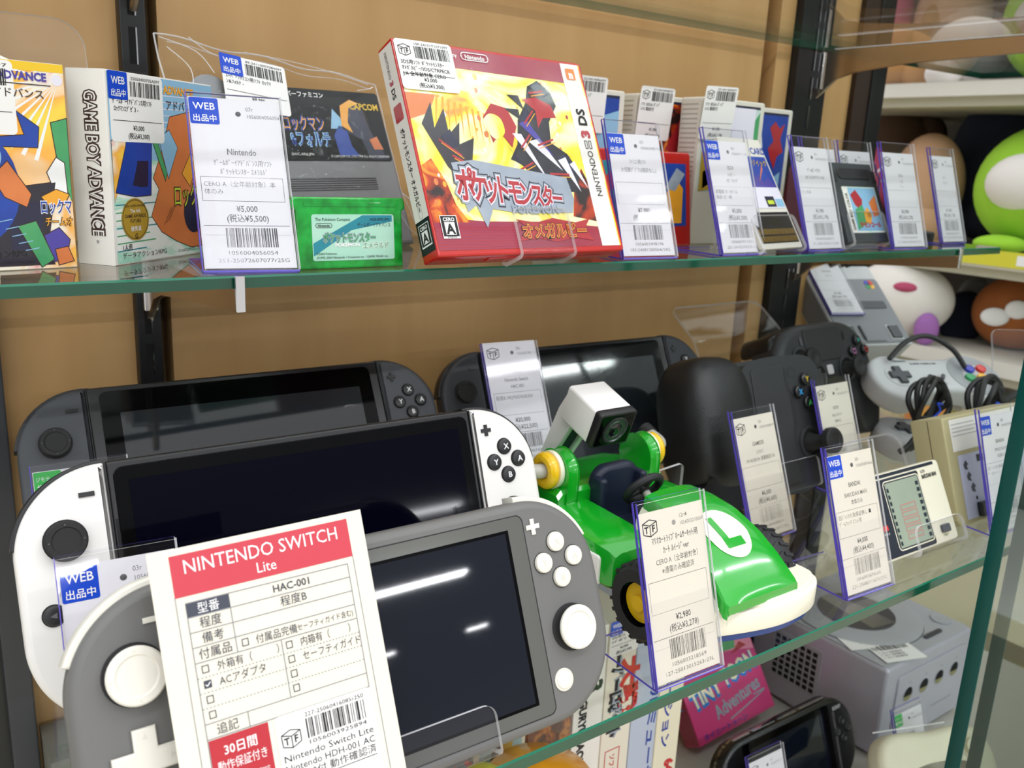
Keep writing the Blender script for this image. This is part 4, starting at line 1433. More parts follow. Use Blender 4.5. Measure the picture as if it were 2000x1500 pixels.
# price tag hanging over the back centre console
price_tag(323, 38, -130.5, -6, 26, T('tf', '05r', '1056003987432', [('Nintendo', 58, 4.0, .014), ('Nintendo Switch', 52.6, 3.2, 0), ('HAC-001', 48.2, 3.2, 0)],
          (31, 45.6, ['程度B XKJ70024245350']), '¥20,000', '(税込¥22,500)', '221-25050212225E'), 'white price tag hooked over the back centre black console',
          'clear hook sleeve hanging on the back centre black console', h=78.5, foot=0, lift=.5, fh=79, w=38.4)

# --- small one-piece console in front
ML = pose(134.8, -126.2, -122.6, -1.4, 23.1, .4) @ Matrix.Scale(.987, 4)
t = thing('handheld_console', ML, 'small grey one piece handheld console with white buttons in the front row', 'handheld game console')
b = MB()
b.prism(rrect(207, 91, 33, 0, 0, 9), -13.9, 0, 'lite_shell', 3.2, seg=4)
b.build('body', t)
b = MB()
b.prism(rrect(139, 80.5, 3, 0, -.2), -.2, .15, 'lite_bezel', .1, seg=1)
b.ring(rrect(140, 81.5, 3.4, 0, -.2), .5, .06, 'seam')
b.rect(-62, -35.3, 62, 35.3, .25, 'bezel_black')
b.rect(-60.4, -34.1, 60.4, 34.1, .32, 'screen_dusk')
b.build('screen', t)
for s in (-1, 1):
    b = MB()
    ou, cv0 = s * (103.5 - 33), 45.5 - 33
    ins, outs = [], []
    for k in range(16):
        a = rad(92 - 70 * k / 15)
        outs.append((ou + s * 35.2 * math.cos(a), cv0 + 35.2 * math.sin(a)))
        ins.append((ou + s * 30 * math.cos(a), cv0 + 30 * math.sin(a)))
    poly = outs + ins[::-1]
    if s > 0:
        poly = poly[::-1]
    b.prism(poly, -12.5, -3.6, 'lite_white', .8, seg=2)
    b.build('shoulder_button', t)
for ch, x, y in (('X', 84, 26.2), ('A', 91.8, 18.8), ('B', 84.0, 11.3), ('Y', 76.2, 18.8)):
    b = MB()
    b.lathe([(4.5, .0), (4.5, .12), (3.8, .14)], 'seam', x, y, 24)
    b.button(x, y, 4.15, 0, 1.7, 'lite_white')
    b.text(ch, x, y - 1.4, 3.8, 1.95, 'lite_white_rim', 'c', 1, .01)
    b.build('face_button', t)
stick(t, -83.5, 18.8, 0, 9.2, 'lite_white', 'lite_white_rim')
stick(t, 84.4, -9.6, 0, 9.0, 'lite_white', 'lite_white_rim', .6)
b = MB()
b.prism(cross(10.3, 3.6, -83.5, -7.9), 0, 2.0, 'lite_white', .7)
for a in (0, 90, 180, 270):
    b.poly(arrow(-83.5 + 7.6 * math.cos(rad(a)), -7.9 + 7.6 * math.sin(rad(a)), a, 1.1), 2.1, 'lite_white_rim')
b.build('direction_pad', t)
b = MB()
b.prism(cross(3.3, 1.0, 74.2, 34.3), 0, .7, 'lite_white', .2, seg=1)
b.build('plus_button', t)
b = MB()
b.box(-79, -72.6, 33.5, 35.3, 0, .7, 'lite_white', .2)
b.build('minus_button', t)
b = MB()
b.lathe([(4.6, 0), (4.6, .5), (4.0, .6)], 'lite_white_rim', 75.8, -29.1, 24)
b.button(75.8, -29.1, 3.7, .3, 1.0, 'lite_white')
b.build('home_button', t)
b = MB()
b.rbox(-79, -74, -31, -26, 0, .6, .6, 'lite_white', .2)
b.build('capture_button', t)
easel(ML, 54, 14.2, 18, 60, 'clear stand with a tall lip under the small grey console', -45.7, 14, 1.9, 5, -172)

# --- specification sheet
b = MB()
b.box(0, 72.2, -110, 0, -.3, 0, 'cream_paper')
n = .14
G = 'line_grey'
b.rect(6.4, -15.3, 66.4, -2.2, n, 'sheet_red')
b.text('NINTENDO SWITCH', 36.2, -8.4, 6.3, n + .1, 'white_ink', 'c', fit=52)
b.text('Lite', 36.2, -13.4, 4.8, n + .1, 'white_ink', 'c', .95)
b.line((6.4, -15), (6.4, -108), .25, n, G)
b.line((66.4, -15), (66.6, -108), .25, n, G)
x0, x1, xm, xc = 9.2, 64.0, 22.6, 36.9
rows = [-17.5, -22.1, -26.9, -31.6, -36.4]
b.rect(x0, rows[1], xm, rows[0], n, 'table_grey')
for y in rows:
    b.line((x0, y), (x1, y), .3, n + .02, G)
for y in (-41.2, -45.9, -50.6):
    x = x0
    while x < x1:
        b.line((x, y), (x + .6, y), .28, n, G)
        x += 1.15
for y in (-55.3, -60.0):
    b.line((x0, y), (x1, y), .3, n, G)
b.line((x0, rows[0]), (x0, -108), .3, n, G)
b.line((x1, rows[0]), (x1, -60), .3, n, G)
b.line((xm, rows[0]), (xm, rows[4]), .3, n, G)
b.line((xc, rows[4]), (xc, -55.3), .3, n, G)
b.line((22.6, -55.3), (22.6, -60), .3, n, G)
ti = 'table_grey'
for tx, y, c in (('型番', rows[0], 'white_ink'), ('程度', rows[1], ti), ('備考', rows[2], ti), ('付属品', rows[3], ti), ('追記', -55.3, ti)):
    b.text(tx, 15.9, y - 3.7, 3.7, n + .1, c, 'c', .95, 0)
b.text('HAC-001', 43.3, rows[0] - 3.4, 3.4, n + .05, ti, 'c', 1, .015)
b.text('程度B', 43.3, rows[1] - 3.6, 3.6, n + .05, ti, 'c', 1, 0)
b.text('付属品完備', 28.8, rows[3] - 3.7, 3.3, n + .05, ti, 'l', .85, 0)
b.text('(セーフティガイド含む)', 62.8, rows[3] - 3.4, 2.5, n + .05, ti, 'r', .78, 0)


def tick(x, y, on=False):
    if on:
        b.rect(x - 1.2, y - 1.2, x + 1.2, y + 1.2, n + .04, ti)
        b.line((x - .7, y), (x - .2, y - .6), .3, n + .1, 'white_ink')
        b.line((x - .2, y - .6), (x + .8, y + .6), .3, n + .1, 'white_ink')
    else:
        b.frame_rect(x - 1.1, y - 1.2, x + 1.1, y + 1.2, .28, n + .04, ti)


tick(25.4, rows[3] - 2.4)
for i, tx in enumerate(('外箱有（          ）', 'ACアダプタ', '', '')):
    y = -38.7 - 4.72 * i
    tick(12.0, y, i == 1)
    b.text(tx, 15.6, y - 1.3, 3.3, n + .05, ti, 'l', .86, 0)
for i, tx in enumerate(('内箱有（         ）', 'セーフティガイド', '', '')):
    y = -38.7 - 4.72 * i
    tick(39.3, y)
    b.text(tx, 43.0, y - 1.3, 3.3, n + .05, ti, 'l', .8, 0)
b.rect(9.4, -82, 28.2, -60.4, n, 'deep_red')
b.text('30日間', 18.8, -65.8, 3.8, n + .1, 'white_ink', 'c', .95, .01)
b.text('動作保証付き', 18.8, -70.4, 3.6, n + .1, 'white_ink', 'c', fit=15.6)
b.text('30日以内の故障は無償対応', 18.8, -75, 2, n + .1, 'white_ink', 'c', fit=16)
b.build('spec_sheet', M=ML @ pose(-77.6, -14, 55.3, 0, 0, .5), label='white specification sheet with red heading leaning on the small grey console', cat='specification sheet')
so = bpy.data.objects['spec_sheet']
b = MB()
b.prism(rrect(34, 30, 1.6, 17, -15), 0, .15, 'sticker')
n = .28
tf_logo(b, 4.6, -7.6, 3.2, n)
b.text('227-25060416085r250', 20.5, -2.6, 1.9, n, 'ink', 'c', fit=21)
b.bars(10, 31, -9.6, -3.2, n, 'ink', 77, 27)
b.text('1056003925894', 20.5, -11.5, 1.9, n, 'ink', 'c', fit=21)
for i, s_ in enumerate(('Nintendo Switch Lite', 'Nintendo HDH-001 AC', 'ｱﾀﾞﾌﾟﾀ付 動作確認済')):
    b.text(s_, 1.0, -14.8 - 3.2 * i, 3.1, n, 'ink', 'l', fit=31.5, bold=.0)
b.line((1, -22.2), (32.5, -22.2), .25, n, 'ink')
b.text('¥17,980', 17, -26, 3.2, n, 'ink', 'c', 1, .012)
b.build('price_sticker', so, pose(30.2, -.15, -60.0))

# ------------------------------------------------------------------ toy kart (driver left off)
P('kart_green', '#12a524', .15, hex2='#0f9a20', coat=.6, spec=.6)
P('kart_cream', '#f1eeda', .3, coat=.3)
P('kart_white', '#f2f1ee', .3, coat=.3)
P('kart_yellow', '#f0c316', .3, coat=.3)
P('kart_navy', '#141d33', .5)
P('kart_blue', '#1d3f86', .3)
P('tyre_black', '#17181a', .6, hex2='#222326', bump=.2, bscale=300)
P('pipe_grey', '#b9b8b0', .3)
P('lens_glass', '#0b0c10', .04, spec=.8)
P('lens_ring', '#4a4b4e', .2, metal=.6)

MK = pose(331.5, -56, S2, 0)
t = thing('toy_kart', MK, 'green and cream toy kart with a camera arm and empty driver seat', 'toy kart')


def hood_v(n):
    P_ = [(18, 61), (30, 60.5), (45, 57.5), (60, 50.5), (72, 42), (80, 35), (84, 31.5)]
    for (a, va), (c, vc) in zip(P_, P_[1:]):
        if n <= c:
            q = (n - a) / (c - a)
            return va + (vc - va) * q
    return P_[-1][1]


def hood_w(n):
    return 17 + (n - 18) * .13


def hood_pt(u, n, d=0.0):
    e = abs(u) / hood_w(n)
    return (u, hood_v(n) - 1.6 * e ** 3 + d, n + d * .7)


# chassis and bumper
b = MB()
b.box(-26, 26, 9, 19, -78, 66, 'kart_cream', 2)
b.M = TOP(0)
o = spline([(-46, -58), (-48, -65), (-42, -71), (-24, -80), (8, -88), (34, -87), (48, -81), (53, -73), (50, -60), (30, -56), (-28, -56)], 6)
o = [(x, y) for x, y in o]
b.prism(o, 11, 23, 'kart_cream', 1.2, seg=2)
b.prism(inset(o, 2.6), 23, 25.4, 'kart_cream', .8, 0, seg=2)
b.prism(inset(o, 3), 6.5, 11, 'kart_blue', 0)
b.M = None
b.build('bumper_chassis', t)
# nose cone under the hood
b = MB()
rings = []
for k in range(9):
    n_ = 16 + 64 * k / 8
    w, v = hood_w(n_) + 4.5, hood_v(n_) - 6
    rings.append([(-w, 19, n_), (-w, v - 8, n_), (-w + 3.5, v - 2, n_), (w - 3.5, v - 2, n_), (w, v - 8, n_), (w, 19, n_)])
b.loft(rings, 'kart_cream', 'kart_cream', 'kart_cream')
b.build('nose_cone', t)
b = MB()
rings = []
for k in range(19):
    n_ = 17 + 66 * k / 18
    w = hood_w(n_)
    top = [hood_pt(-w + 2 * w * i / 12, n_) for i in range(13)]
    sk = 13 - 4 * k / 18
    rings.append([(-w - 1.3, hood_v(n_) - sk, n_ + .2), (-w - .9, hood_v(n_) - 3.2, n_)] + top + [(w + .9, hood_v(n_) - 3.2, n_), (w + 1.3, hood_v(n_) - sk, n_ + .2)])
w = hood_w(84)
rings.append([(x * .97, min(v, 29.5) if 1 < i < 15 else v - .5, n_ + 1.8) for i, (x, v, n_) in enumerate(rings[-1])])
rings.append([(x * .97, v - 5, n_ - .4) for x, v, n_ in rings[-1]])
b.loft(rings, 'kart_green', None, None, wrap=False)
b.add(rings[0], [tuple(range(len(rings[0])))], 'kart_green')
hd = b.build('hood', t)
b = MB()


def on_hood(poly_rows, mat, d):
    vs, fs = [], []
    m = len(poly_rows[0])
    for row in poly_rows:
        vs += [hood_pt(u, n_, d) for u, n_ in row]
    for j in range(len(poly_rows) - 1):
        for i in range(m - 1):
            a = j * m + i
            fs.append((a, a + m, a + m + 1, a + 1))
    b.add(vs, fs, mat)


ec, er, eu = 57.5, 13.0, 13.4
rows = []
for j in range(9):
    q = j / 8 + 1e-3
    rows.append([(eu * q * math.cos(2 * math.pi * i / 32), ec + er * q * math.sin(2 * math.pi * i / 32)) for i in range(33)])
on_hood(rows, 'kart_cream', .25)


def strip(u0, u1, n0, n1, d=.45):
    on_hood([[(u0 + (u1 - u0) * i / 4, n0 + (n1 - n0) * j / 6) for j in range(7)] for i in range(5)], 'kart_green', d)


strip(-6.0, -2.0, 48.5, 65.5)
strip(-2.0, 6.6, 61.5, 65.5)
b.build('emblem', hd)
# side pods
for s in (-1, 1):
    b = MB()
    rings = []
    for n_, v0, v1, ui, uo in ((-44, 24, 41, 18, 44), (-42, 20, 43, 18, 47), (-20, 19, 42.5, 18, 49), (10, 19, 41.5, 18, 50), (26, 19, 40.5, 18, 49.5), (30, 20, 38.5, 18.5, 48.5), (31, 24, 34, 20, 46)):
        rings.append([(s * ui, v0, n_), (s * ui, v1 - 1, n_), (s * (ui + 1.5), v1 + .6, n_), (s * (uo - 5), v1, n_), (s * (uo - 1.2), v1 - 1.6, n_), (s * uo, v1 - 5, n_), (s * uo, v0 + 2, n_), (s * (uo - 2), v0, n_)])
    b.loft(rings, 'kart_green', 'kart_green', 'kart_green')
    g = b.build('side_pod', t)
    b = MB()
    b.M = (LEFT(-49.2) if s < 0 else RIGHT(49.2))
    b.prism(rrect(52, 16, 2, -4 if s < 0 else 4, 27), -1, 1.8, 'kart_white', .8, seg=2)
    b.build('side_panel', g)
b = MB()
rings = []
for n_, v1 in ((-80, 40), (-77, 46), (-60, 50), (-28, 51), (-26, 49)):
    rings.append([(-40, 16, n_), (-40, v1 - 3, n_), (-37, v1, n_), (37, v1, n_), (40, v1 - 3, n_), (40, 16, n_)])
b.loft(rings, 'kart_green', 'kart_green', 'kart_green')
b.build('rear_body', t)
# arched exhaust mounts, ring and pipe
for s in (-1, 1):
    b = MB()
    b.M = AXU(s * 31 - 4)
    o = [(44, -48)] + [(58 + 12.5 * math.sin(rad(a)), -38 - 12.5 * math.cos(rad(a))) for a in range(0, 181, 15)] + [(44, -26)]
    b.prism(o[::-1], 0, 8, 'kart_green', 1.2, seg=2)
    b.build('exhaust_mount', t)
    b = MB()
    b.M = AXU(s * 36.5)
    b.lathe([(10.8, -1.5 * 1), (10.8, 1.2), (9, 1.5)], 'kart_cream', 60, -38, 28)
    b.M = None
    pts = [(s * 40.5, 60 + 7.2 * math.cos(a), -38 + 7.2 * math.sin(a)) for a in [2 * math.pi * i / 28 for i in range(28)]]
    b.tube(pts, 3.4, 'kart_yellow', 10, True)
    b.build('exhaust_ring', t)
    b = MB()
    b.tube(spline([(s * 37, 60, -38), (s * 46, 60, -39), (s * 53, 60.5, -44), (s * 55, 62, -54)], 6, False), 4.2, 'pipe_grey', 14)
    b.tube([(s * 55, 62, -54), (s * 55.3, 64, -60)], 5.2, 'tyre_black', 14)
    b.build('exhaust_pipe', t)
# wheels
def wheel(u, v, n_, r, w):
    s = 1 if u > 0 else -1
    g = MB()
    g.M = AXU(u, 0, 0)
    g.lathe([(r * .55, -w * .5), (r * .85, -w * .5), (r * .97, -w * .36), (r, -w * .15), (r, w * .15), (r * .97, w * .36), (r * .85, w * .5), (r * .55, w * .5), (r * .5, w * .3), (r * .5, -w * .3)], 'tyre_black', v, n_, 40, False)
    for k in range(22):
        a = 2 * math.pi * k / 22
        for q in (-1, 1):
            c0, c1 = a + .02 * q, a + .12
            pts = []
            for x, rr_, aa in ((q * w * .04, r * 1.0, c0), (q * w * .42, r * .975, c1), (q * w * .42, r * .975, c1 + .09), (q * w * .04, r * 1.0, c0 + .09)):
                pts.append((v + (rr_ + .7) * math.cos(aa), n_ + (rr_ + .7) * math.sin(aa), x))
            inn = [(v + (p[0] - v) * .93, n_ + (p[1] - n_) * .93, p[2]) for p in pts]
            g.add(pts + inn, [(0, 1, 2, 3), (0, 1, 5, 4), (1, 2, 6, 5), (2, 3, 7, 6), (3, 0, 4, 7)], 'tyre_black')
    o = g.build('wheel', t)
    g = MB()
    g.M = AXU(u, 0, 0)
    q = s * w * .42
    prof = [(r * .52, -w * .25), (r * .52, w * .25)]
    g.lathe([(r * .5, -w * .3), (r * .5, w * .3)], 'kart_yellow', v, n_, 28)
    g.lathe([(r * .2, q * .6), (r * .2, q), (.01, q)], 'kart_yellow', v, n_, 16)
    g.build('hub', o)


for u, v, n_, r, w in ((-41, 20.3, 48, 20, 16), (41, 20.3, 48, 20, 16), (-47, 24.2, -62, 24, 20), (47, 24.2, -62, 24, 20)):
    wheel(u, v, n_, r, w)
# seat, column, steering wheel
b = MB()
b.box(-17, 17, 20, 30, -26, 18, 'kart_navy', 2)
b.build('seat', t)
b = MB()
b.prism(rrect(34, 36, (10, 10, 3, 3), 0, 44), -30, -22, 'kart_navy', 3)
for s in (-1, 1):
    b.prism(rrect(5, 30, 2, s * 15, 42), -26, -16, 'kart_navy', 2)
b.build('seat_back', t)
b = MB()
b.M = frame((0, 53, 0), (1, 0, 0), (0, .82, .57), (0, -.57, .82)) @ Matrix.Translation((0, 0, 2))
pts = [(10.5 * math.cos(2 * math.pi * i / 32), 10.5 * math.sin(2 * math.pi * i / 32), -4) for i in range(32)]
b.tube(pts, 2.3, 'tyre_black', 10, True)
for a in (90, 210, 330):
    b.tube([(0, 0, -4), (9 * math.cos(rad(a)), 9 * math.sin(rad(a)), -4)], 1.7, 'tyre_black', 8)
b.ball((0, 0, -3.4), 3.4, 'tyre_black', sq=(1, 1, .7))
b.tube([(0, 0, -2), (0, 0, 16)], 2.2, 'pipe_grey', 12)
b.build('steering_wheel', t)
# camera arm
b = MB()
b.M = AXU(-17)
o = [(52, -76), (88, -59), (98, -52), (101, -44), (100, -36), (92, -36), (86, -41), (78, -48), (52, -66)]
b.prism(o, 0, 4, 'kart_white', 1, seg=2)
b.prism(o, 14, 18, 'kart_white', 1, seg=2)
b.prism(inset(o, 2.2), 3.5, 14.5, 'kart_navy', 0)
b.prism([(86, -60.5), (98, -53), (101.6, -44), (100, -38), (97, -38), (96, -45), (85, -55)], 2, 16, 'kart_white', .6, seg=2)
b.build('camera_arm', t)
b = MB()
b.M = frame((-8, 89.5, -35), (1, 0, 0), (0, .94, .34), (0, -.34, .94)) @ Matrix.Identity(4)
b.prism(rrect(26.5, 22, 2), -15, 11, 'kart_white', 1.2, seg=2)
cb = b.build('camera_box', t)
b = MB()
b.M = frame((-8, 89.5, -35), (1, 0, 0), (0, .94, .34), (0, -.34, .94))
b.prism(rrect(27, 22.5, 2), 10.5, 16, 'button_black', .8, seg=2)
b.prism(rrect(24, 19.5, 1.2), 15.9, 16.2, 'bezel_black', 0)
b.lathe([(8.6, 16.2), (8.6, 16.9), (7.6, 17.0), (7.2, 16.5), (6, 16.45), (5.8, 16.7), (4.6, 16.7), (4.4, 16.4)], 'lens_ring', 0, 0, 32, False)
b.lathe([(4.4, 16.4), (3.6, 17.0), (2, 17.3), (.01, 17.4)], 'lens_glass', 0, 0, 24, False)
b.build('lens_face', cb)

# ------------------------------------------------------------------ gamepads and small machines on the lower shelf
P('pad_black', '#2b2c2f', .45, bump=.06, bscale=2500)
P('pad_gloss', '#17181a', .18, spec=.6)
P('grip_texture', '#1b1c1d', .36, bump=.35, bscale=1500)
P('pad_touch', '#2a2b2e', .35)
P('pad_blue', '#3aa0e0', .3)
P('pad_red', '#d64a4a', .3)
P('pad_green', '#4ac06a', .3)
P('pad_amber', '#d6b63a', .3)
P('pad_pink', '#d98ac4', .3)
P('pad_teal', '#3fae9a', .3)
P('retro_light', '#c9cacc', .5, hex2='#bfc0c2')
P('retro_grey', '#85878c', .5)
P('retro_mid', '#a2a4a8', .5)
P('retro_dark', '#4a4c52', .45)
P('retro_cream', '#d3d0c0', .5)
P('btn_blue', '#2433b8', .25, coat=.4)
P('btn_green', '#1f9a5a', .25, coat=.4)
P('btn_red', '#d42a20', .25, coat=.4)
P('btn_yellow', '#f0b41a', .25, coat=.4)
P('cable_black', '#1c1c1e', .5)
P('tie_blue', '#1b4ad0', .4)
P('bomb_cream', '#e6e1cc', .45)
P('bomb_navy', '#1c2330', .4)
P('lcd', '#9aa694', .2, hex2='#8c9a88', scale=60)
P('lcd_red', '#b98078', .4)
P('beige_case', '#bdb48c', .5, hex2='#b0a67c')
P('art_print', '#cfd2e4', .4, hex2='#b4b9d8', scale=60)


def pad_button(g, parent, x, y, r, n0, n1, mark, ch, name='face_button', body='pad_gloss'):
    b = MB()
    b.lathe([(r * 1.2, n0), (r * 1.2, n0 + .3), (r * 1.02, n0 + .35)], 'seam', x, y, 24)
    b.lathe([(r, n0), (r, n1 - .8), (r * .85, n1 - .1), (r * .5, n1 + .2), (.01, n1 + .3)], body, x, y, 24, False)
    if ch in 'XYAB':
        b.text(ch, x, y - r * .42, r * 1.2, n1 + .4, mark, 'c', 1, .03)
    elif ch == 't':
        b.ring(circle(r * .55, x, y, 3), .7, n1 + .4, mark)
    elif ch == 's':
        b.ring(rrect(r, r, 0, x, y), .7, n1 + .4, mark)
    elif ch == 'o':
        b.ring(circle(r * .55, x, y, 20), .7, n1 + .4, mark)
    elif ch == 'x':
        for a in (45, 135):
            c, s_ = r * .55 * math.cos(rad(a)), r * .55 * math.sin(rad(a))
            b.line((x - c, y - s_), (x + c, y + s_), .8, n1 + .4 + a * .001, mark)
    return b.build(name, parent)


def joystick(parent, x, y, n0, r, h):
    b = MB()
    b.lathe([(r * 1.35, n0), (r * 1.35, n0 + 1.0), (r * 1.1, n0 + 1.3), (r * 1.0, n0 + .2)], 'pad_black', x, y, 32, False)
    b.lathe([(r, n0 + .3), (.01, n0 + .35)], 'slot_black', x, y, 28, False)
    b.lathe([(r * .75, n0 + .3), (r * .55, n0 + h * .35), (r * .5, n0 + h * .55), (r * .8, n0 + h * .68), (r, n0 + h * .74), (r, n0 + h * .95), (r * .9, n0 + h), (r * .6, n0 + h), (r * .5, n0 + h * .96), (.01, n0 + h * .95)], 'stick_rubber', x, y, 32, False)
    return b.build('joystick', parent)


# telescopic phone gamepad
MG = pose(496, 3, -115.5, 0, 20)
t = thing('gamepad', MG, 'black telescopic gamepad with a textured grip and offset joystick, right of the toy kart', 'gamepad', 'black gamepads')
b = MB()
b.prism(spline([(2, 36), (40, 38), (66, 35), (75, 22), (76, -10), (74, -34), (66, -48), (40, -55), (10, -52), (-6, -46), (-6, 20)], 5), -20, 0, 'pad_black', 4, seg=4)
b.build('body', t)
b = MB()
b.M = Matrix.Rotation(rad(-4), 4, 'Z')
b.bulge((-30, -3, -20), (31, 50, 28), 'grip_texture', .62)
b.M = None
g = b.build('grip', t)
b = MB()
b.prism(spline([(-58, -36), (-20, -45), (6, -46), (4, -53), (-24, -56), (-52, -50)], 4), -38, 2, 'pad_gloss', 3, seg=3)
b.build('trigger', g)
b = MB()
b.prism(rrect(38, 86, 3, 20, -8), -.5, .8, 'pad_black', .5, seg=2)
for dx in (0, 2.6):
    for p, q in (((37 + dx, 33), (37 + dx, 18)), ((37 + dx, 18), (41 + dx, 12)), ((41 + dx, 12), (41 + dx, -8)), ((41 + dx, -8), (37 + dx, -14)), ((37 + dx, -14), (37 + dx, -44))):
        b.line(p, q, .5, 1.0, 'seam')
b.ring(circle(4, 46, 28.5, 24), .4, .3, 'seam')
b.build('bridge_panel', t)
pad_button(t, t, 58.5, 22.2, 4.6, 0, 3.4, 'pad_amber', 'Y')
pad_button(t, t, 49, 13.6, 4.6, 0, 3.4, 'pad_blue', 'X')
pad_button(t, t, 67.5, 13.6, 4.6, 0, 3.4, 'pad_red', 'B')
pad_button(t, t, 57.8, 4.8, 4.6, 0, 3.4, 'pad_green', 'A')
joystick(t, 55, -24.5, 0, 9.5, 22)
easel(MG, 46, 20.5, 20, 50, 'clear stand with a lip under the black telescopic gamepad', -54.6, 36, 2, 5, -172)

# console gamepad with touch panel
MP = pose(650, 57.1, -98.6, 1.6, 23.7) @ Matrix.Scale(.93, 4)
t = thing('gamepad', MP, 'black gamepad with a central touch panel and coloured shape buttons', 'gamepad', 'black gamepads')
b = MB()
half = [(0, 36), (26, 36), (46, 33), (60, 24), (70, 8), (74, -16), (74, -44), (66, -66), (54, -74), (42, -68), (36, -48), (28, -28), (14, -20), (0, -19)]
b.prism(spline([(x, y) for x, y in reversed(half)] + [(-x, y) for x, y in half[1:-1]], 4), -34, 0, 'pad_black', 9, seg=5)
g = b.build('body', t)
b = MB()
b.prism(rrect(55, 31, 4, 0, 15), -1, .9, 'pad_touch', .6, seg=2)
b.build('touch_panel', t)
for s in (-1, 1):
    b = MB()
    b.prism(spline([(s * 34, 30), (s * 58, 30), (s * 66, 18), (s * 60, 14), (s * 40, 22)][::(1 if s < 0 else -1)], 4), -44, -8, 'pad_gloss', 4, seg=3)
    b.build('trigger', t)
    b = MB()
    b.prism(rrect(2.6, 8, 1.2, s * 33, 20), 0, 1, 'grey_ink' if s < 0 else 'pad_gloss', .3)
    b.build('option_button', t)
pad_button(t, t, 51, 14, 4.9, 0, 3.4, 'pad_teal', 't')
pad_button(t, t, 40.5, 4, 4.9, 0, 3.4, 'pad_pink', 's')
pad_button(t, t, 60.5, 4, 4.9, 0, 3.4, 'pad_red', 'o')
pad_button(t, t, 51, -6.5, 4.9, 0, 3.4, 'pad_blue', 'x')
joystick(t, -38, 3, 0, 9.5, 15)
joystick(t, 28, -11, 0, 9.5, 15)
b = MB()
b.lathe([(11.5, 0), (11.5, 1.2), (10.5, 1.6), (9.5, .8), (.01, .8)], 'pad_gloss', -18, -14, 32, False)
b.prism(cross(7.5, 2.6, -18, -14), .8, 2.6, 'pad_black', .6)
b.build('direction_pad', t)
b = MB()
b.lathe([(9.5, 0), (9.5, 1.0), (9, 1.2), (.01, 1.2)], 'pad_touch', 50, -19, 32, False)
b.build('speaker_disc', t)
b = MB()
b.prism(rrect(9, 9, 2, 1, -9), 0, 1.3, 'pale_ink', .5)
b.build('home_button', t)
b = MB()
b.sheet([(66, .9), (34, .9), (82, 86), (112, 108)], 118, 2.2, 'acrylic', 'lit_clear_edge', 0, 10)
b.build('display_stand', M=pose(614, 40, S2, 1.6), label='large clear acrylic stand with a flared back behind the touch panel gamepad', cat='display stand', group='clear acrylic display stands')

# grey retro console
MSF = pose(780, 89.5, -103, -15.4, 49.1) @ Matrix.Scale(.75, 4)
t = thing('retro_console', MSF, 'grey retro game console tilted towards the front under the right end of the upper shelf', 'game console')
b = MB()
b.prism(rrect(112, 136, 4, 0, 68), -40, 0, 'retro_light', 2.0)
b.M = LEFT(-56)
b.prism(rrect(34, 126, 3, -20, 68), -.4, .6, 'retro_grey', .3, seg=1)
b.M = None
b.build('shell', t)
b = MB()
b.prism(rrect(108, 108, 6, 0, 57), 0, 1.6, 'retro_grey', .8, seg=2)
b.build('top_panel', t)
b = MB()
b.prism(rrect(84, 13, 3, 3, 65), 1.5, 2.6, 'retro_dark', .5, seg=2)
b.build('cartridge_slot', t)
for x, w in ((34, 20), (-38, 20)):
    b = MB()
    b.prism(rrect(w, 24, 2, x, 19), 1.5, 2.2, 'retro_light', .3, seg=1)
    b.prism(rrect(w - 4, 20, 1.5, x, 19), 2.2, 4.5, 'retro_dark', .8, seg=2)
    b.build('slide_switch', t)
b = MB()
b.prism(rrect(34, 14, 2, -2, 12), 1.5, 3.2, 'retro_grey', .8, seg=2)
b.box(-20, -17, 8, 30, 1.5, 4, 'retro_dark', .6)
b.build('eject_button', t)
b = MB()
for k, mt in enumerate(('btn_blue', 'btn_red', 'btn_yellow', 'btn_green')):
    a = rad(135 - 90 * k)
    b.prism(circle(4.3, 37 + 4.2 * math.cos(a), 100 + 4.2 * math.sin(a), 18), 1.5, 2.1, mt)
b.build('round_mark', t)
b = MB()
b.sheet([(26, .9), (-6, .9), (-10, 36)], 60, 2.4, 'acrylic', 'lit_clear_edge', 0, 4)
b.build('display_stand', M=pose(800, 118, S2, -15), label='clear acrylic riser under the grey retro console', cat='display stand', group='clear acrylic display stands')
price_tag(0, 0, 0, 0, 0, T('tf', '05r', '1056003998811', [('Nintendo', 56, 3.6, .01), ('ｸﾗｼｯｸﾐﾆ', 50, 3, 0)], (31, 44.5, []), '¥7,980', '(税込¥8,778)', '221-25050218811r25C'),
          'white price tag lying on the grey retro console', 'clear sleeve of the tag lying on the grey retro console', foot=0, lift=.5, fh=82)
for nm in ('price_tag', 'tag_stand'):
    o = [q for q in bpy.data.objects if q.name.startswith(nm) and 'grey retro console' in q.get('label', '')][0]
    o.matrix_basis = MSF @ pose(-27.5, -4.5, 47, 0, 0, -1) @ Matrix.Scale(1.3, 4)


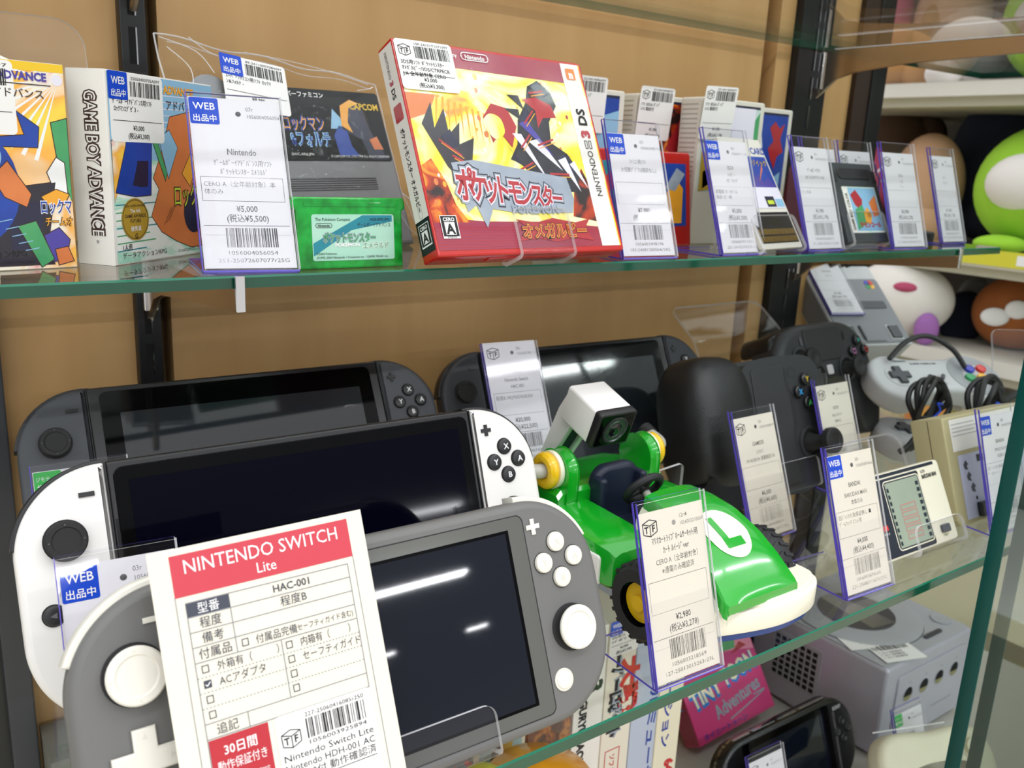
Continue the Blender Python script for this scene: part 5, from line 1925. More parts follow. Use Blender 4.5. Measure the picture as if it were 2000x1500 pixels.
def retro_pad(M, label):
    t = thing('gamepad', M, label, 'gamepad', 'light grey retro gamepads')
    b = MB()
    o = spline([(-72, 0), (-66, 20), (-50, 30), (-34, 29), (-20, 25), (20, 25), (34, 29), (50, 30), (66, 20), (72, 0), (66, -20), (50, -31), (34, -29), (20, -22), (-20, -22), (-34, -29), (-50, -31), (-66, -20)][::-1], 4)
    b.prism(o, -24, 0, 'retro_light', 5, seg=4)
    b.prism(inset(o, 1.0), -12, -11.4, 'retro_mid', 0)
    b.build('body', t)
    b = MB()
    b.prism(circle(27.5, 43, -.5, 40), -.2, .5, 'retro_mid', .2, seg=1)
    for u in (36.5, 50):
        b.prism(rrect(25, 11.5, 5.5, 0, 0) and [(u + x * math.cos(rad(70)) - y * math.sin(rad(70)), -.5 + x * math.sin(rad(70)) + y * math.cos(rad(70))) for x, y in rrect(25, 12, 2.5)], .4, .8, 'retro_light')
    b.build('button_plate', t)
    for mt, x, y in (('btn_blue', 40, 5.8), ('btn_green', 34, -6.2), ('btn_red', 53.5, 5.8), ('btn_yellow', 47.5, -6.6)):
        b = MB()
        b.button(x, y, 5.2, .6, 3.8, mt)
        b.build('face_button', t)
    b = MB()
    b.lathe([(14.5, 0), (14.5, .5), (13.5, .6), (.01, .4)], 'retro_light', -43, -.5, 36, False)
    b.prism(cross(11, 4, -43, -.5), .3, 3.6, 'retro_dark', 1)
    b.build('direction_pad', t)
    for x in (-11, 4):
        b = MB()
        b.prism([(x + a * .6 - c * .8, -4 + a * .8 + c * .6) for a, c in rrect(8, 3.6, 1.7)], 0, 2.4, 'retro_dark', .6)
        b.build('menu_button', t)
    b = MB()
    b.text('Nintendo', -40, 19, 4, .15, 'retro_dark', 'l', 1, .03)
    b.text('SUPER FAMICOM', -22, 15, 3.6, .15, 'retro_dark', 'l', 1.1, .02)
    b.text('SELECT', -14, -13, 2.4, .15, 'retro_dark', 'c')
    b.text('START', 3, -13, 2.4, .15, 'retro_dark', 'c')
    b.build('printed_marks', t)
    return t


retro_pad(pose(740, 8, -110, -22, 60, 0) @ Matrix.Scale(.88, 4), 'upper light grey retro gamepad with four coloured buttons')
retro_pad(pose(752, 0, -158, -24, 80, 0) @ Matrix.Scale(.88, 4), 'lower light grey retro gamepad lying under the black cables')
rr = random.Random(3)
for lab, c, loops in (('left bundle of black cable tied with a blue twist tie', (684, -14, -128), 4), ('right bundle of black cable tied with a blue twist tie', (716, -44, -124), 4)):
    t = thing('cable_bundle', pose(*c), lab, 'cable', 'tied black cables')
    b = MB()
    pts = [(-2, -20, 4), (0, -6, 6)]
    for k in range(loops):
        R_ = 24 + rr.uniform(-3, 5)
        a0 = rr.uniform(-.6, .6)
        for q in range(9):
            a = 2 * math.pi * q / 9 + a0
            pts.append((R_ * .8 * math.cos(a) + rr.uniform(-2, 2), 4 + R_ * .85 * math.sin(a), 4 * math.sin(a * 2 + k) + k * 3))
    pts += [(4, -10, 6), (8, -24, 0)]
    b.tube(spline(pts, 4, False), 2.3, 'cable_black', 8)
    for k in range(3):
        b.tube(spline([(-14 + k * 5, -2 - k, 8), (-16 + k * 6, -14, 9 - k), (-22 + k * 6, -26, 6), (-28 + k * 7, -32, 2)], 4, False), 2.4, 'cable_black', 8)
    b.build('cable', t)
    b = MB()
    b.tube([(-10 + 5.5 * math.cos(a), -6 + 2.5 * math.sin(a), 7 + 6 * math.sin(a)) for a in [2 * math.pi * i / 16 for i in range(16)]], 1.0, 'tie_blue', 6, True)
    b.tube(spline([(-6, -4, 12), (2, 2, 14), (0, 8, 12), (8, 6, 12)], 4, False), .8, 'tie_blue', 6)
    b.build('twist_tie', t)
b = MB()
b.tube(spline([(0, 0, 0), (20, 14, -6), (44, 18, -8), (64, 8, 0), (70, -6, 12)], 6, False), 2.3, 'cable_black', 8)
b.build('cable', M=pose(706, 34, -98, -20), label='thick black cable arching behind the upper retro gamepad', cat='cable')
b = MB()
b.tube(spline([(0, 0, 0), (20, 16, 4), (40, 26, 2), (52, 24, -12)], 6, False), 2.3, 'cable_black', 8)
b.build('cable', M=pose(764, -34, -132, -20), label='black cable rising to the right end of the upper retro gamepad', cat='cable')

# pocket LCD game
MQ = pose(505, -127.8, -164.4, -1, 27)
t = thing('pocket_game', MQ, 'cream and navy pocket LCD game on a clear stand', 'pocket game')
b = MB()
b.prism(rrect(98, 51, 3, -13, 25.5), -9, 0, 'bomb_cream', 1.2)
b.rect(-56, 48.4, 30, 50.4, .1, 'bomb_navy')
b.build('body', t)
b = MB()
b.prism(rrect(64, 46, 1.5, -21, 24.5), -.2, .5, 'bomb_navy', .2, seg=1)
b.ring(rrect(38, 42, 3, -8.5, 25), .7, .6, 'bomb_cream')
b.rect(-38, 18, -33, 21, .8, 'btn_red')
b.build('face_plate', t)
b = MB()
b.rect(-25.6, 5.5, 8.8, 44.6, .7, 'lcd')
for i in range(9):
    b.rect(-25, 7 + i * 4, -23, 9.4 + i * 4, .8, 'bomb_navy')
    b.rect(5, 7 + i * 4, 8, 9.4 + i * 4, .8, 'bomb_navy')
for i in range(5):
    b.frame_rect(-16, 9 + i * 4.4, 0, 12.5 + i * 4.4, .6, .8, 'lcd_red')
b.build('lcd_screen', t)
b = MB()
b.prism(rrect(8, 5, 1, 23, 8.6), 0, 2.2, 'retro_dark', .5)
b.build('push_button', t)
b = MB()
b.text('BAKUDAN MAN', 22.5, 41.3, 3.6, .2, 'ink', 'c', fit=16, bold=.03)
b.text('LCD', 14.5, 45, 2.4, .2, 'ink', 'l', 1, .02)
b.text('START', 23, 3.8, 1.7, .2, 'ink', 'c')
b.text('GAME A', -36, 15.5, 1.8, .7, 'white_ink', 'c')
b.build('printed_marks', t)
easel(MQ, 52, 9.4, 15, 40, 'clear stand with a thick lip under the pocket LCD game', 0, 16, 2.4, 6, -172)
b = MB()
b.sheet([(30, .9), (2, .9), (22, 40), (30, 44)], 60, 2.4, 'acrylic', 'lit_clear_edge', 0, 8)
b.build('display_stand', M=pose(566, -70, S2, -1), label='empty clear acrylic stand behind the pocket LCD game', cat='display stand', group='clear acrylic display stands')
b = MB()
b.box(-20, 20, 0, 2, -40, 0, 'acrylic')
b.sheet([(0, 1), (0, 46)], 34, 2, 'acrylic', 'lit_clear_edge', 0, 4)
b.build('display_stand', M=pose(385, -20, S2, 8), label='upright clear acrylic plate standing behind the toy kart', cat='display stand', group='clear acrylic display stands')

# beige table game unit
t = thing('table_game', pose(629, -113, S2, -2, 20), 'beige table game unit with printed instructions behind the glass doors at right', 'table game')
b = MB()
b.prism([(-53, 4), (-50, 0), (53, 0), (53, 74), (-53, 74)], -24, 0, 'beige_case', 1.2)
b.M = LEFT(-53)
b.line((-11, 1), (-11, 73), .5, .12, 'brown_ink')
b.M = None
b.build('case', t)
b = MB()
b.rect(-46, 50, 51, 72, .15, 'box_white')
b.rect(-42, 3, 51, 47, .15, 'art_print')
for i in range(4):
    b.rect(-44, 68 - i * 2.6, -16 + (i % 2) * 4, 68.8 - i * 2.6, .25, 'pale_ink')
b.rect(-20, 40, 0, 45, .25, 'art_navy')
for q in ((-34, 40), (-32, 32), (-29, 24)):
    b.poly([(q[0] - 3, q[1]), (q[0], q[1] + 3), (q[0] + 3, q[1]), (q[0] + 1, q[1] - 1), (q[0] + 2, q[1] - 4), (q[0] - 2, q[1] - 3)], .25, 'art_navy')
b.poly(circle(1.3, -27, 16), .25, 'ink')
b.build('printed_face', t)
b = MB()
b.prism(rrect(11, 10, 1, -23, 8), 0, 4, 'pad_gloss', .6)
b.build('slide_switch', t)

# bagged grey handheld at the far right
t = thing('bagged_handheld', pose(846, -88, S2, -18, 24), 'grey handheld in a clear bag cut off by the right edge of the photo', 'handheld game console')
b = MB()
b.prism(rrect(88, 132, (8, 8, 14, 8), 24, 66), -28, 0, 'retro_cream', 3)
b.prism(rrect(76, 60, 3, 24, 92), 0, .6, 'retro_mid', .2, seg=1)
b.build('body', t)
b = MB()
vs, NX, NY = [], 10, 12
for j in range(NY + 1):
    for i in range(NX + 1):
        vs.append((-28 + 104 * i / NX + rr.uniform(-1, 1), 2 + 138 * j / NY, 4 + 3 * math.sin(i * 1.3 + j * .7) + rr.uniform(-1, 1)))
b.add(vs, [(j * (NX + 1) + i, j * (NX + 1) + i + 1, (j + 1) * (NX + 1) + i + 1, (j + 1) * (NX + 1) + i) for j in range(NY) for i in range(NX)], 'bag_film')
b.tube([vs[j * (NX + 1)] for j in range(NY + 1)], .8, 'bag_edge_glint', 5)
b.build('bag_film', t)
b = MB()
b.sheet([(30, .9), (0, .9), (16, 84), (24, 104)], 34, 2.6, 'acrylic', 'lit_clear_edge', 0, 6)
b.build('display_stand', M=pose(776, -44, S2, -30), label='tall clear acrylic stand with a curved edge beside the bagged grey handheld', cat='display stand', group='clear acrylic display stands')

# ------------------------------------------------------------------ bottom deck
b = MB()
b.box(52, 1010, S3 - 14, S3, -156, 146, 'deck_white', 1)
b.build('bottom_shelf', label='pale bottom shelf board under the game boxes and the silver cube console', cat='shelf board')
b = MB()
b.box(52, 132, S3 + .2, -292, -160, -118, 'grey_card', 1)
b.rect(60, -330, 124, -329, -117.8, 'seam')
b.build('storage_box', label='grey cardboard box at the lower left corner against the wood panel', cat='box')
P('box_ivory', '#e6e0cf', .5)
P('box_cream', '#e9e2c8', .45)
P('box_bluegrey', '#b9c3d6', .35)
ramp_mat('art_brown', [(.35, '#3a1a0c'), (.5, '#7a3d14'), (.62, '#b5722a'), (.75, '#4a2410')], 90, .35)
P('art_skyblue', '#a8c8cc', .4, hex2='#8fb4bd', scale=40)
P('box_greyblue', '#6c7e8c', .45)
P('box_pink', '#d8457e', .35, hex2='#c93a76', coat=.3)
P('pink_light', '#ee8ea8', .35)
P('blue_letter', '#2a7fd0', .35)
P('cream_letter', '#f4eccb', .4)
P('ink_red', '#c8232b', .4)
P('ink_blue', '#23409c', .4)
P('ink_green', '#2a8a3c', .4)


def spine_box(x, w, h, mat, label, y=10, depth=120, art=None):
    t = thing('game_box', pose(x + w / 2, y, S3 + .2), label, 'game box', 'game boxes standing spine out on the bottom shelf')
    b = MB()
    b.box(-w / 2, w / 2, 0, h, -depth, 0, mat, .6)
    if art:
        art(b)
    b.build('carton', t)
    return t


def a_teal(b):
    b.text('ウィンタ', 6, 232, 22, .15, 'ink_red', 'l', .9, .03, -90)
    b.text('スノー', -12, 230, 20, .15, 'ink_red', 'l', .9, .03, -90)


def a_ship(b):
    b.rect(-17, 100, 17, 226, .12, 'art_skyblue')
    b.rect(-20, 0, -16, 231, .14, 'box_cream')
    b.poly([(-6, 160), (2, 204), (10, 212), (14, 196), (8, 160)], .2, 'seal_gold')
    b.poly([(-8, 158), (-2, 200), (2, 200), (0, 158)], .26, 'brown_ink')


def a_guru(b):
    b.text('超人', -4, 214, 11, .15, 'ink', 'l', 1.1, .05, -90)
    b.text('GURYUMAOU', -8, 180, 9.0, .15, 'ink', 'l', rot=-90, fit=52, bold=.05)
    b.text('3', -2, 192, 18, .15, 'ink', 'l', 1, .05, -90)


def a_red(b):
    b.text('スーパーロボット', -8, 214, 13, .15, 'ink', 'l', rot=-90, fit=74, bold=.1)
    b.text('スーパーロボット', -6, 213, 13, .25, 'art_silver', 'l', rot=-90, fit=74, bold=.03)
    b.text('大戦', 2, 200, 18, .3, 'ink_red', 'l', 1.2, .06, -90)
    b.frame_rect(-9, 106, 5, 130, .7, .2, 'ink_red')
    b.text('ソフト', -4, 126, 6, .2, 'ink_red', 'l', .9, .02, -90)
    b.text('64', -4, 88, 14, .2, 'ink_red', 'l', 1, .06, -90)
    b.text('NINTENDO', -4, 68, 12, .2, 'ink_blue', 'l', 1, .06, -90)
    b.text('NINTENDO', -11, 80, 4, .2, 'ink', 'l', 1, .02, -90)


def a_blue(b):
    b.text('シングルミュージ', 4, 214, 10, .15, 'ink_blue', 'l', rot=-90, fit=128, bold=.03)


def a_64(b):
    b.text('エボリューション', -6, 214, 10, .15, 'ink_blue', 'l', rot=-90, fit=104, bold=.03)
    b.text('64', 0, 98, 12, .2, 'ink_red', 'l', 1, .06, -90)
    b.text('NINTENDO', 0, 82, 12, .2, 'ink_blue', 'l', 1, .06, -90)
    b.ring(circle(5, -6, 50), .8, .2, 'ink_green')
    b.text('NUSJ-NSQJ', -9, 92, 4, .2, 'brown_ink', 'l', 1, .02, -90)


spine_box(232, 36, 231, 'box_greyblue', 'grey blue game box with red katakana, leftmost of the boxes under the glass', art=a_teal)
spine_box(270, 40, 231, 'box_cream', 'game box with a sailing ship picture on pale blue, second from the left', art=a_ship)
spine_box(312, 36, 234, 'art_brown', 'brown mottled game box between the ship box and the white spine')
spine_box(350, 26.5, 232, 'box_white', 'white spined game box with black brush lettering and a large 3', art=a_guru)
tt = spine_box(377.5, 27, 231, 'box_ivory', 'ivory game box with red and black title lettering and a folded price sticker', art=a_red)
sticker(tt, pose(-13, -.2, 205), 27, 27, 'web', '251-24030400097', ['ﾛｸﾖﾝ用ｿﾌﾄ', 'ｽｰﾊﾟｰﾛﾎﾞｯﾄ'], '¥3,000', '(税込¥3,300)', 9)
spine_box(405.5, 26, 230, 'box_bluegrey', 'plain blue grey game box with blue katakana beside the ivory box', art=a_blue)
spine_box(432.5, 25, 229, 'box_cream', 'cream game box with red and blue spine logo, rightmost of the standing boxes', art=a_64)

# pink game box
t = thing('game_box', pose(624.7, 79.9, S3 + 18, -2, 32, 4), 'pink game box with bubbly cream lettering leaning back', 'game box')
b = MB()
b.box(-53, 53, 0, 90, -22, 0, 'box_pink', .8)
b.poly([(-52, 60), (-52, 89), (52, 89), (52, 58), (20, 66), (0, 70), (-30, 66)], .12, 'pink_light')
for p, mt in (([(-52, 70), (-40, 89), (-20, 89), (-30, 68)], 'art_teal'), ([(-24, 64), (-8, 74), (2, 66), (-6, 60)], 'cream_letter'), ([(6, 68), (20, 84), (34, 80), (28, 66)], 'art_green'), ([(20, 62), (36, 70), (44, 64)], 'art_crimson'), ([(30, 84), (40, 89), (46, 80)], 'art_sky')):
    b.poly(p, .2, mt)
for tx, x, y, w_ in (('TINY', -46, 31, 42), ('TOON', -1, 38, 48)):
    b.text(tx, x + .8, y - 1.6, 21, .3, 'blue_letter', 'l', bold=.09, rot=7, fit=w_)
    b.text(tx, x, y, 21, .42, 'cream_letter', 'l', bold=.03, rot=7, fit=w_)
b.text('Adventures', -22, 14, 17, .3, 'art_silver', 'l', fit=66, bold=.03, rot=8)
b.tube(spline([(-8, 9, .4), (20, 13.5, .4), (40, 17.5, .4), (46, 19.5, .4), (30, 19, .4)], 4, False), .7, 'art_silver', 5)
b.text('タイニートゥーン', -46, 2.5, 6.5, .3, 'art_purple', 'l', fit=60, bold=.02)
b.M = LEFT(-53)
b.rect(-21, 1, -1, 89, .12, 'art_wine')
b.text('TOON', -14, 60, 9, .25, 'blue_letter', 'l', 1, .05, -90)
b.M = None
b.build('carton', t)

# silver cube console
P('cube_silver', '#bdbcc8', .35, metal=.25, hex2='#b5b4c0')
P('cube_top', '#a9aab0', .4)
P('cube_dark', '#3f4147', .3)
P('cube_mirror', '#8d9096', .18, metal=.8)
P('port_gold', '#8f8a5a', .4)
t = thing('cube_console', pose(788, -8, S3 + 3), 'silver cube shaped game console with a round lid and four round sockets', 'game console')
b = MB()
b.prism(rrect(150, 92, 4, 0, 46), -150, 0, 'cube_silver', 3)
b.M = LEFT(-75)
b.prism(rrect(58, 52, 2, -96, 50), -.2, .5, 'cube_top', .2, seg=1)
for i in range(7):
    for j in range(7):
        b.rect(-121.5 + i * 7.4, 27.5 + j * 6.6, -116.2 + i * 7.4, 32.2 + j * 6.6, .65, 'slot_black')
b.M = None
b.build('shell', t)
b = MB()
b.M = TOP(92)
b.prism(rrect(146, 146, 6, 0, 75), -.3, .8, 'cube_top', .4, seg=1)
g = b.build('top_plate', t)
b = MB()
b.M = TOP(92.8)
b.lathe([(64, 0), (64, 1.5), (62, 2.2), (36, 2.4)], 'cube_top', -6, 80, 64, False)
b.lathe([(38, 2.0), (38, 2.9), (.01, 3.0)], 'cube_dark', -6, 80, 48, False)
b.ring([(-6 + x, 80 + y) for x, y in circle(64.6, 0, 0, 64)], .6, .1, 'slot_black')
b.prism([(-24, 50), (8, 44), (6, 116), (-14, 118)], 2.9, 3.2, 'cube_mirror')
b.prism(rrect(30, 5, 2.5, 24, 14), 0, 1.6, 'cube_dark', .4)
b.build('disc_lid', g)
b = MB()
b.M = TOP(92.8)
b.lathe([(10, 0), (10, 1.4), (9, 2), (7.6, 1.5), (.01, 2.2)], 'cube_top', 60, 26, 28, False)
b.build('power_button', g)
b = MB()
b.prism(rrect(122, 58, (4, 10, 16, 4), 6, 50), -.4, 1.6, 'cube_silver', .6, seg=2)
b.rect(14, 25, 50, 25.5, 1.8, 'grey_ink')
b.build('front_plate', t)
for i in range(4):
    b = MB()
    b.lathe([(8.2, 1.6), (8.2, 2.0), (7.4, 2.1), (7.2, -3)], 'cube_silver', -36 + i * 27.5, 56, 28, False)
    b.lathe([(7.3, 1.75), (.01, 1.75)], 'slot_black', -36 + i * 27.5, 56, 28, False)
    b.poly([(-36 + i * 27.5 + 7 * math.cos(rad(a)), 56 + 7 * math.sin(rad(a))) for a in range(195, 350, 12)], 1.95, 'port_gold')
    b.rect(-37 + i * 27.5, 68, -33 + i * 27.5, 68.5, 1.8, 'grey_ink')
    b.build('socket', t)
b = MB()
b.M = TOP(93.6)
b.prism(rrect(52, 30, 1.2), 0, .3, 'sticker')
b.text('143', 0, -5, 16, .45, 'ink', 'c', 1, .03)
b.build('number_sticker', t, pose(-46, 42, 0, -22))
b = MB()
b.M = TOP(93.8)
b.prism(rrect(46, 30, 1.2), 0, .3, 'sticker')
b.bars(-14, 18, 4, 12, .45, 'ink', 44, 26)
tf_logo(b, -18, 8, 3.4, .45)
for i in range(3):
    b.text('ｹﾞｰﾑｷｭｰﾌﾞ本体 動作済', -20, -1 - 4 * i, 3.4, .45, 'ink', 'l', .8)
b.build('price_sticker', t, pose(-40, 14, 0, -18))
price_tag(700, -62, S3 + .2, -3.4, 18.7, T('jmt', '05r', '1056003777712', [('Nintendo', 56, 3.6, .01), ('ｹﾞｰﾑｷｭｰﾌﾞ', 50, 3, 0)], (31, 44.5, []), '¥6,980', '(税込¥7,678)', '221-25050217712r25C'),
          'white price tag with a green sticker before the silver cube console', 'clear violet edged stand before the silver cube console')

# black handheld lying on a stand
MV = pose(592, -16, S3 + 9.2, -1, 20)
t = thing('handheld_console', MV, 'black widescreen handheld console with chrome trim on the bottom shelf', 'handheld game console')
b = MB()
o = rrect(172, 74, 30, 0, 37)
b.prism(o, -17, 0, 'pad_gloss', 3.5, seg=3)
b.M = TOP(74)
for u0, u1 in ((-60, -40), (-36, -8), (-4, 20), (24, 58)):
    b.box(u0, u1, 6, 8, -.3, .6, 'chrome', .2)
b.M = None
b.prism(o, -11, -8.5, 'chrome', 0)
b.build('body', t)
b = MB()
b.prism(rrect(112, 68, 3, -2, 37), 0, .5, 'bezel_black', .2, seg=1)
b.rect(-50, 11, 46, 65, .6, 'screen_dusk')
b.build('screen', t)
for ch, dx, dy in (('t', 0, 1), ('o', 1, 0), ('x', 0, -1), ('s', -1, 0)):
    pad_button(t, t, 69 + 7.5 * dx, 44 + 7.5 * dy, 3.6, 0, 1.8, 'grey_ink', ch)
b = MB()
b.prism(cross(10, 3.4, -69, 44), 0, 1.6, 'pad_gloss', .5)
b.build('direction_pad', t)
b = MB()
b.text('SONY', 66, 63, 4.4, .2, 'pale_ink', 'c', 1, .03)
b.box(59.5, 61, 8, 62, 0, .5, 'chrome')
b.build('printed_marks', t)
easel(MV, 80, 17.4, 10, 40, 'clear stand under the black widescreen handheld console', 0, 0, 2, 4, S3)
price_tag(539.7, -36, S3 + 1, -2, 19, T('tf', '05r', '1056003991213', [('SONY', 58, 3.6, .01), ('ﾎﾟｰﾀﾌﾞﾙ', 52, 3, 0)], (31, 44.5, []), '¥9,980', '(税込¥10,978)', '221-25050211213r25C'),
          'white price tag before the black widescreen handheld console', 'clear stand before the black widescreen handheld console')

# cream gamepad in a bag, orange dome and yellow ball
P('pad_ivory', '#d6d2b8', .45)
P('toy_orange', '#f0a41c', .3, coat=.3)
P('toy_yellow', '#c9c43a', .4)
t = thing('gamepad', pose(668, -86, -404, -20, 40) @ Matrix.Scale(.84, 4), 'ivory gamepad wrapped in a clear bag at the bottom right', 'gamepad')
b = MB()
half = [(0, 24), (26, 26), (46, 25), (60, 16), (66, -4), (62, -34), (52, -46), (42, -40), (34, -20), (18, -14), (0, -13)]
b.prism(spline([(x, y) for x, y in reversed(half)] + [(-x, y) for x, y in half[1:-1]], 4), -30, 0, 'pad_ivory', 9, seg=5)
b.build('body', t)
b = MB()
b.lathe([(13, 0), (12, 1.2), (9, .6), (9, 5), (.01, 6)], 'pad_ivory', 40, 4, 28, False)
b.build('joystick', t)
b = MB()
vs, NX, NY = [], 12, 10
for j in range(NY + 1):
    for i in range(NX + 1):
        vs.append((-70 + 84 * i / NX, -48 + 78 * j / NY, 6 + 3 * math.sin(i * 1.1 + j) + rr.uniform(-1.2, 1.2)))
b.add(vs, [(j * (NX + 1) + i, j * (NX + 1) + i + 1, (j + 1) * (NX + 1) + i + 1, (j + 1) * (NX + 1) + i) for j in range(NY) for i in range(NX)], 'bag_film')
b.tube(vs[-(NX + 1):], .6, 'bag_edge_glint', 5)
b.build('bag_film', t)
b = MB()
b.box(-34, 34, 0, 26, -30, 30, 'deck_white', 1)
b.build('display_block', M=pose(668, -86, S3 + .2, -20), label='pale block under the bagged ivory gamepad', cat='display stand')
b = MB()
b.lathe([(44, 0), (44, 150), (40, 172), (30, 186), (14, 193), (.01, 195)], 'toy_orange', seg=40, caps=False)
b.build('orange_dome', M=pose(283, -40, S3 + .2, 0, 90), label='rounded orange toy just under the lower glass shelf edge', cat='toy')
b = MB()
b.ball((0, 0, 0), 15, 'toy_yellow')
b.tube([(0, -10, 0), (0, -203, 0)], 4, 'toy_yellow', 10)
b.build('ball_knob', M=pose(232, -55, -270), label='yellow ball knob beside the rounded orange toy', cat='toy')

# ------------------------------------------------------------------ shop fixture to the right of the cabinet
X0 = 1300
t = thing('gondola_shelf', pose(X0, 0, -1250), 'white shop gondola with yellow price rails beyond the right end of the cabinet', 'shop shelf')


def yplane(b, y0, y1, x0, x1, z0, z1, mat, bev=0.0):
    b.box(x0 - X0, x1 - X0, z0 + 1250, z1 + 1250, -y1, -y0, mat, bev)


for z1, th, dx in ((192, 20, 420), (-46, 20, 420), (-196, 22, 420)):
    b = MB()
    yplane(b, -700, 1500, X0, X0 + dx, z1 - th, z1, 'rack_white', 1)
    yplane(b, -700, 1500, X0 + 10, X0 + dx, z1 - th - 14, z1 - th, 'rack_cream')
    b.build('shelf_board', t)
b = MB()
yplane(b, -700, 1500, X0 - 60, X0 + 420, -560, -545, 'rack_white', 1)
yplane(b, -700, 1500, X0 - 62, X0 - 58, -568, -536, 'rack_cream', 1)
for i in range(40):
    for j in range(8):
        yy, xx = -200 + i * 22, X0 - 40 + j * 26
        b.add([(xx - X0, 1250 - 544.8, -yy), (xx - X0 + 10, 1250 - 544.8, -yy), (xx - X0 + 10, 1250 - 544.8, -yy - 8), (xx - X0, 1250 - 544.8, -yy - 8)], [(0, 1, 2, 3)], 'rack_cream')
b.build('perforated_shelf', t)
b = MB()
yplane(b, -700, 1500, X0 + 420, X0 + 440, -1240, 700, 'rack_back')
b.build('back_panel', t)
b = MB()
yplane(b, -700, 1500, X0 - 3, X0 - .5, -62, -40, 'rail_yellow')
b.M = LEFT(-3.2, 1250)
for i, s_ in enumerate(('ブランド・', 'ぬいぐるみ', 'キャラクター', 'おもちゃ')):
    b.rect(-215 + i * 160, -58, -75 + i * 160, -44, .3, 'sticker')
    b.text(s_, -145 + i * 160, -56, 13, .6, 'ink', 'c', 1, .02)
b.M = None
b.build('price_rail', t)
b = MB()
yplane(b, -700, 1500, X0 - 4, X0 - 1, 192, 210, 'acrylic')
b.build('clear_fence', t)

P('plush_green', '#9fd23a', .9, hex2='#8cc22e', bump=.4, bscale=400)
P('plush_white', '#e6e2dc', .9, bump=.4, bscale=400)
P('plush_beige', '#c9a280', .9, hex2='#bd9472', bump=.4, bscale=400)
P('plush_brown', '#5c4534', .9)
P('plush_navy', '#161c30', .9)
P('plush_wine', '#6a1226', .9)
P('plush_orange', '#a5602c', .9, hex2='#8f4f22')
P('plush_pink', '#b34a6a', .9)
P('plush_tan', '#b98c58', .9)
P('plush_violet', '#a06ab0', .9)
P('bag_grey', '#8f8f90', .4)
P('pack_green', '#3f9a3a', .5, hex2='#d8b23a', scale=14)
P('pack_paper', '#c8bda4', .6, hex2='#b86a50', scale=12)


def plush(x, y, z, r, mat, label, sq=(1, 1, 1), patch=None, bits=()):
    t = thing('plush_toy', pose(x, y, z, -62), label, 'plush toy')
    b = MB()
    b.ball((0, r * sq[1], 0), r, mat, 32, 20, sq)
    b.build('body', t)
    if patch:
        b = MB()
        c, rad_, mt, q = patch
        b.ball(c, rad_, mt, 24, 14, q)
        b.build('patch', t)
    for c, rr_, mt, q in bits:
        b = MB()
        b.ball(c, rr_, mt, 20, 12, q)
        b.build('limb', t)
    return t


plush(1400, 238, -44, 92, 'plush_green', 'large round lime green plush toy with a pale oval patch on the gondola', (1.05, 1, .9), ((-22, 98, 52), 62, 'plush_white', (1, .72, .58)), [((70, 20, 60), 30, 'plush_green', (1.4, .6, 1)), ((-50, 12, 62), 26, 'plush_green', (1.4, .5, 1))])
plush(1390, 418, -44, 78, 'plush_beige', 'beige round headed plush toy left of the lime green one', (.72, 1.08, .8), ((-24, 92, 48), 26, 'plush_tan', (.7, 1.2, .5)), [((0, 30, 30), 46, 'plush_beige', (1, .8, .8))])
plush(1520, 560, -44, 110, 'plush_brown', 'dark brown plush toy at the back of the gondola', (.7, 1, .7), None, [((40, 170, 0), 40, 'plush_brown', (1, 1, 1))])
plush(1520, 380, -44, 120, 'plush_navy', 'dark navy plush toy behind the beige one', (.6, 1, .6), None, [((0, 40, 50), 40, 'plush_navy', (1.2, .8, 1))])
plush(1360, 500, -44, 52, 'plush_pink', 'pink plush toy beside the black cabinet post', (.6, 1.4, .8), None, [((0, 20, 20), 30, 'plush_navy', (1, 1, 1))])
plush(1400, 520, 193, 60, 'plush_tan', 'tan plush toy on the upper gondola board', (1.3, .8, .8), None, [((50, 30, 20), 34, 'plush_tan', (1, 1, 1))])
plush(1370, 372, 193, 54, 'plush_white', 'fluffy white plush toy on the upper gondola board', (1.1, .9, .9), None, [((-30, 14, 30), 26, 'plush_white', (1, .8, 1))])
plush(1380, 235, 193, 62, 'plush_wine', 'dark red plush toy on the upper gondola board', (1.1, 1, .8), ((40, 88, 30), 28, 'plush_white', (1, .8, .8)))
plush(1330, 398, -195, 64, 'plush_white', 'white oval plush toy lying below the yellow price rail', (1.25, .95, .8), ((6, 84, 40), 15, 'plush_pink', (1.3, .6, .8)), [((46, 24, 44), 18, 'plush_violet', (1, 1.4, .6))])
plush(1420, 258, -195, 56, 'plush_orange', 'orange brown plush toy with paper tags below the yellow price rail', (1.1, 1, .8), None, [((40, 84, 26), 20, 'plush_white', (1, .8, .6)), ((-30, 52, 44), 14, 'sticker', (1.4, 1, .4)), ((-2, 66, 44), 14, 'sticker', (1.2, 1, .4))])
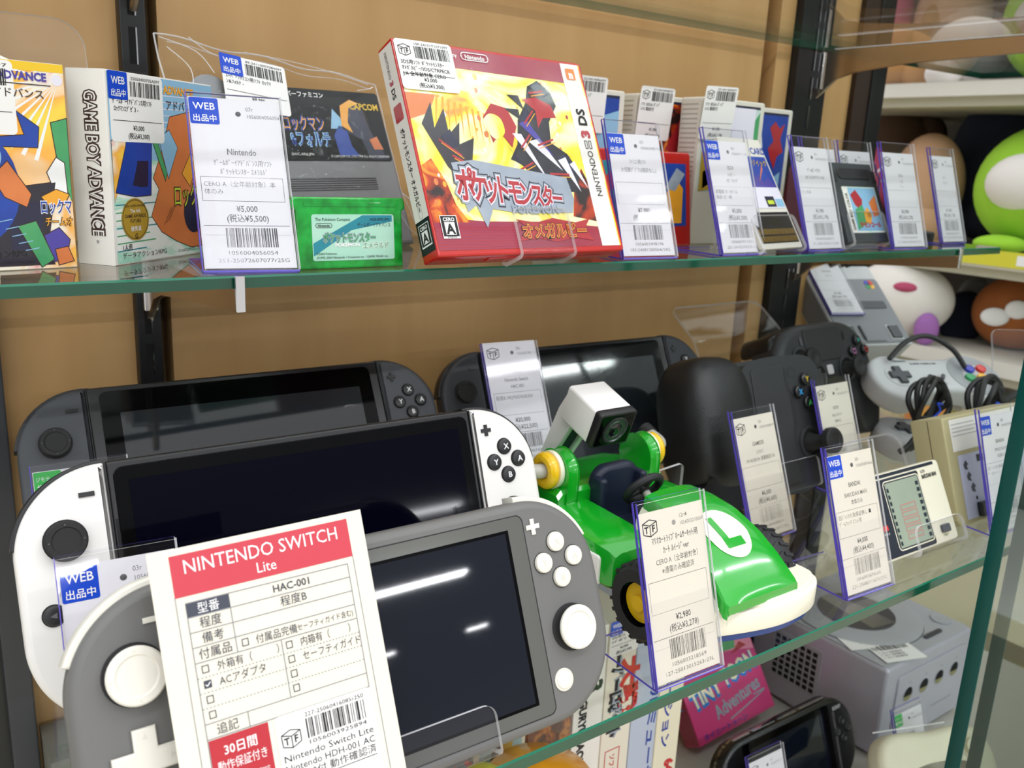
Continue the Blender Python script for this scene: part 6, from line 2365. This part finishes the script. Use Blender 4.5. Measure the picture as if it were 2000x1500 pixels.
for x, y, w, h, mt, lab in ((1430, 345, 50, 74, 'plush_navy', 'dark blue bagged soft toy between the white and orange plush toys'), (1475, 355, 50, 92, 'bag_grey', 'grey clear wrapped packet behind the dark blue bag')):
    b = MB()
    b.prism(spline([(-w / 2, 0), (w / 2, 0), (w / 2 + 4, h * .6), (w * .3, h), (-w * .3, h * .94), (-w / 2 - 3, h * .5)], 5), -24, 0, mt, 8, seg=3)
    b.build('wrapped_packet', M=pose(x, y, -195.5, -60), label=lab, cat='packet')
b = MB()
P('basket_grey', '#c3c0b8', .5)
b.box(-45, 45, 0, 4, -30, 30, 'basket_grey')
for i in range(9):
    b.box(-45 + i * 11, -41 + i * 11, 4, 46, 28, 30, 'basket_grey')
b.box(-46, 46, 44, 48, 27, 31, 'basket_grey', .5)
b.box(-46, -44, 0, 46, -30, 30, 'basket_grey')
b.build('wire_basket', M=pose(1246, 345, -300, -60), label='pale slatted basket standing below the white oval plush toy', cat='basket')
b = MB()
b.box(-28, 28, 0, 60, -14, 14, 'btn_red', 4)
b.build('red_packet', M=pose(1220, 266, -300, -50), label='red packet beside the slatted basket', cat='packet')
b = MB()
b.box(-85, 85, 0, 40, -50, 50, 'box_ivory', 2)
b.build('side_carton', M=pose(1275, 138, -300, -50), label='pale carton of small goods behind the upper retro gamepad', cat='box')
b = MB()
b.box(-190, 190, 0, 949, -75, 75, 'rack_cream', 2)
b.build('goods_stand', M=pose(1262, 245, -1249.5, -58), label='white front stand carrying the basket, red packet and pale carton', cat='stand')
b = MB()
b.box(-160, 160, 0, 150, -40, 0, 'pack_green', 2)
b.rect(-150, 20, 150, 70, .5, 'pack_paper')
b.poly(circle(34, 70, 96, 30), .8, 'ink_red')
b.poly(circle(27, 70, 96, 30), 1.0, 'pack_paper')
b.rect(54, 88, 86, 104, 1.2, 'art_navy')
b.build('snack_carton', M=pose(1134, 172, -745, -58), label='green and cream printed carton under the perforated white shelf', cat='box')
b = MB()
b.box(-170, 170, 0, 500, -52, 0, 'shop_floor', 3)
b.build('large_carton', M=pose(1134, 172, -1249.5, -58), label='large plain carton on the floor under the printed carton', cat='box')

bpy.data.objects.remove(_fo)
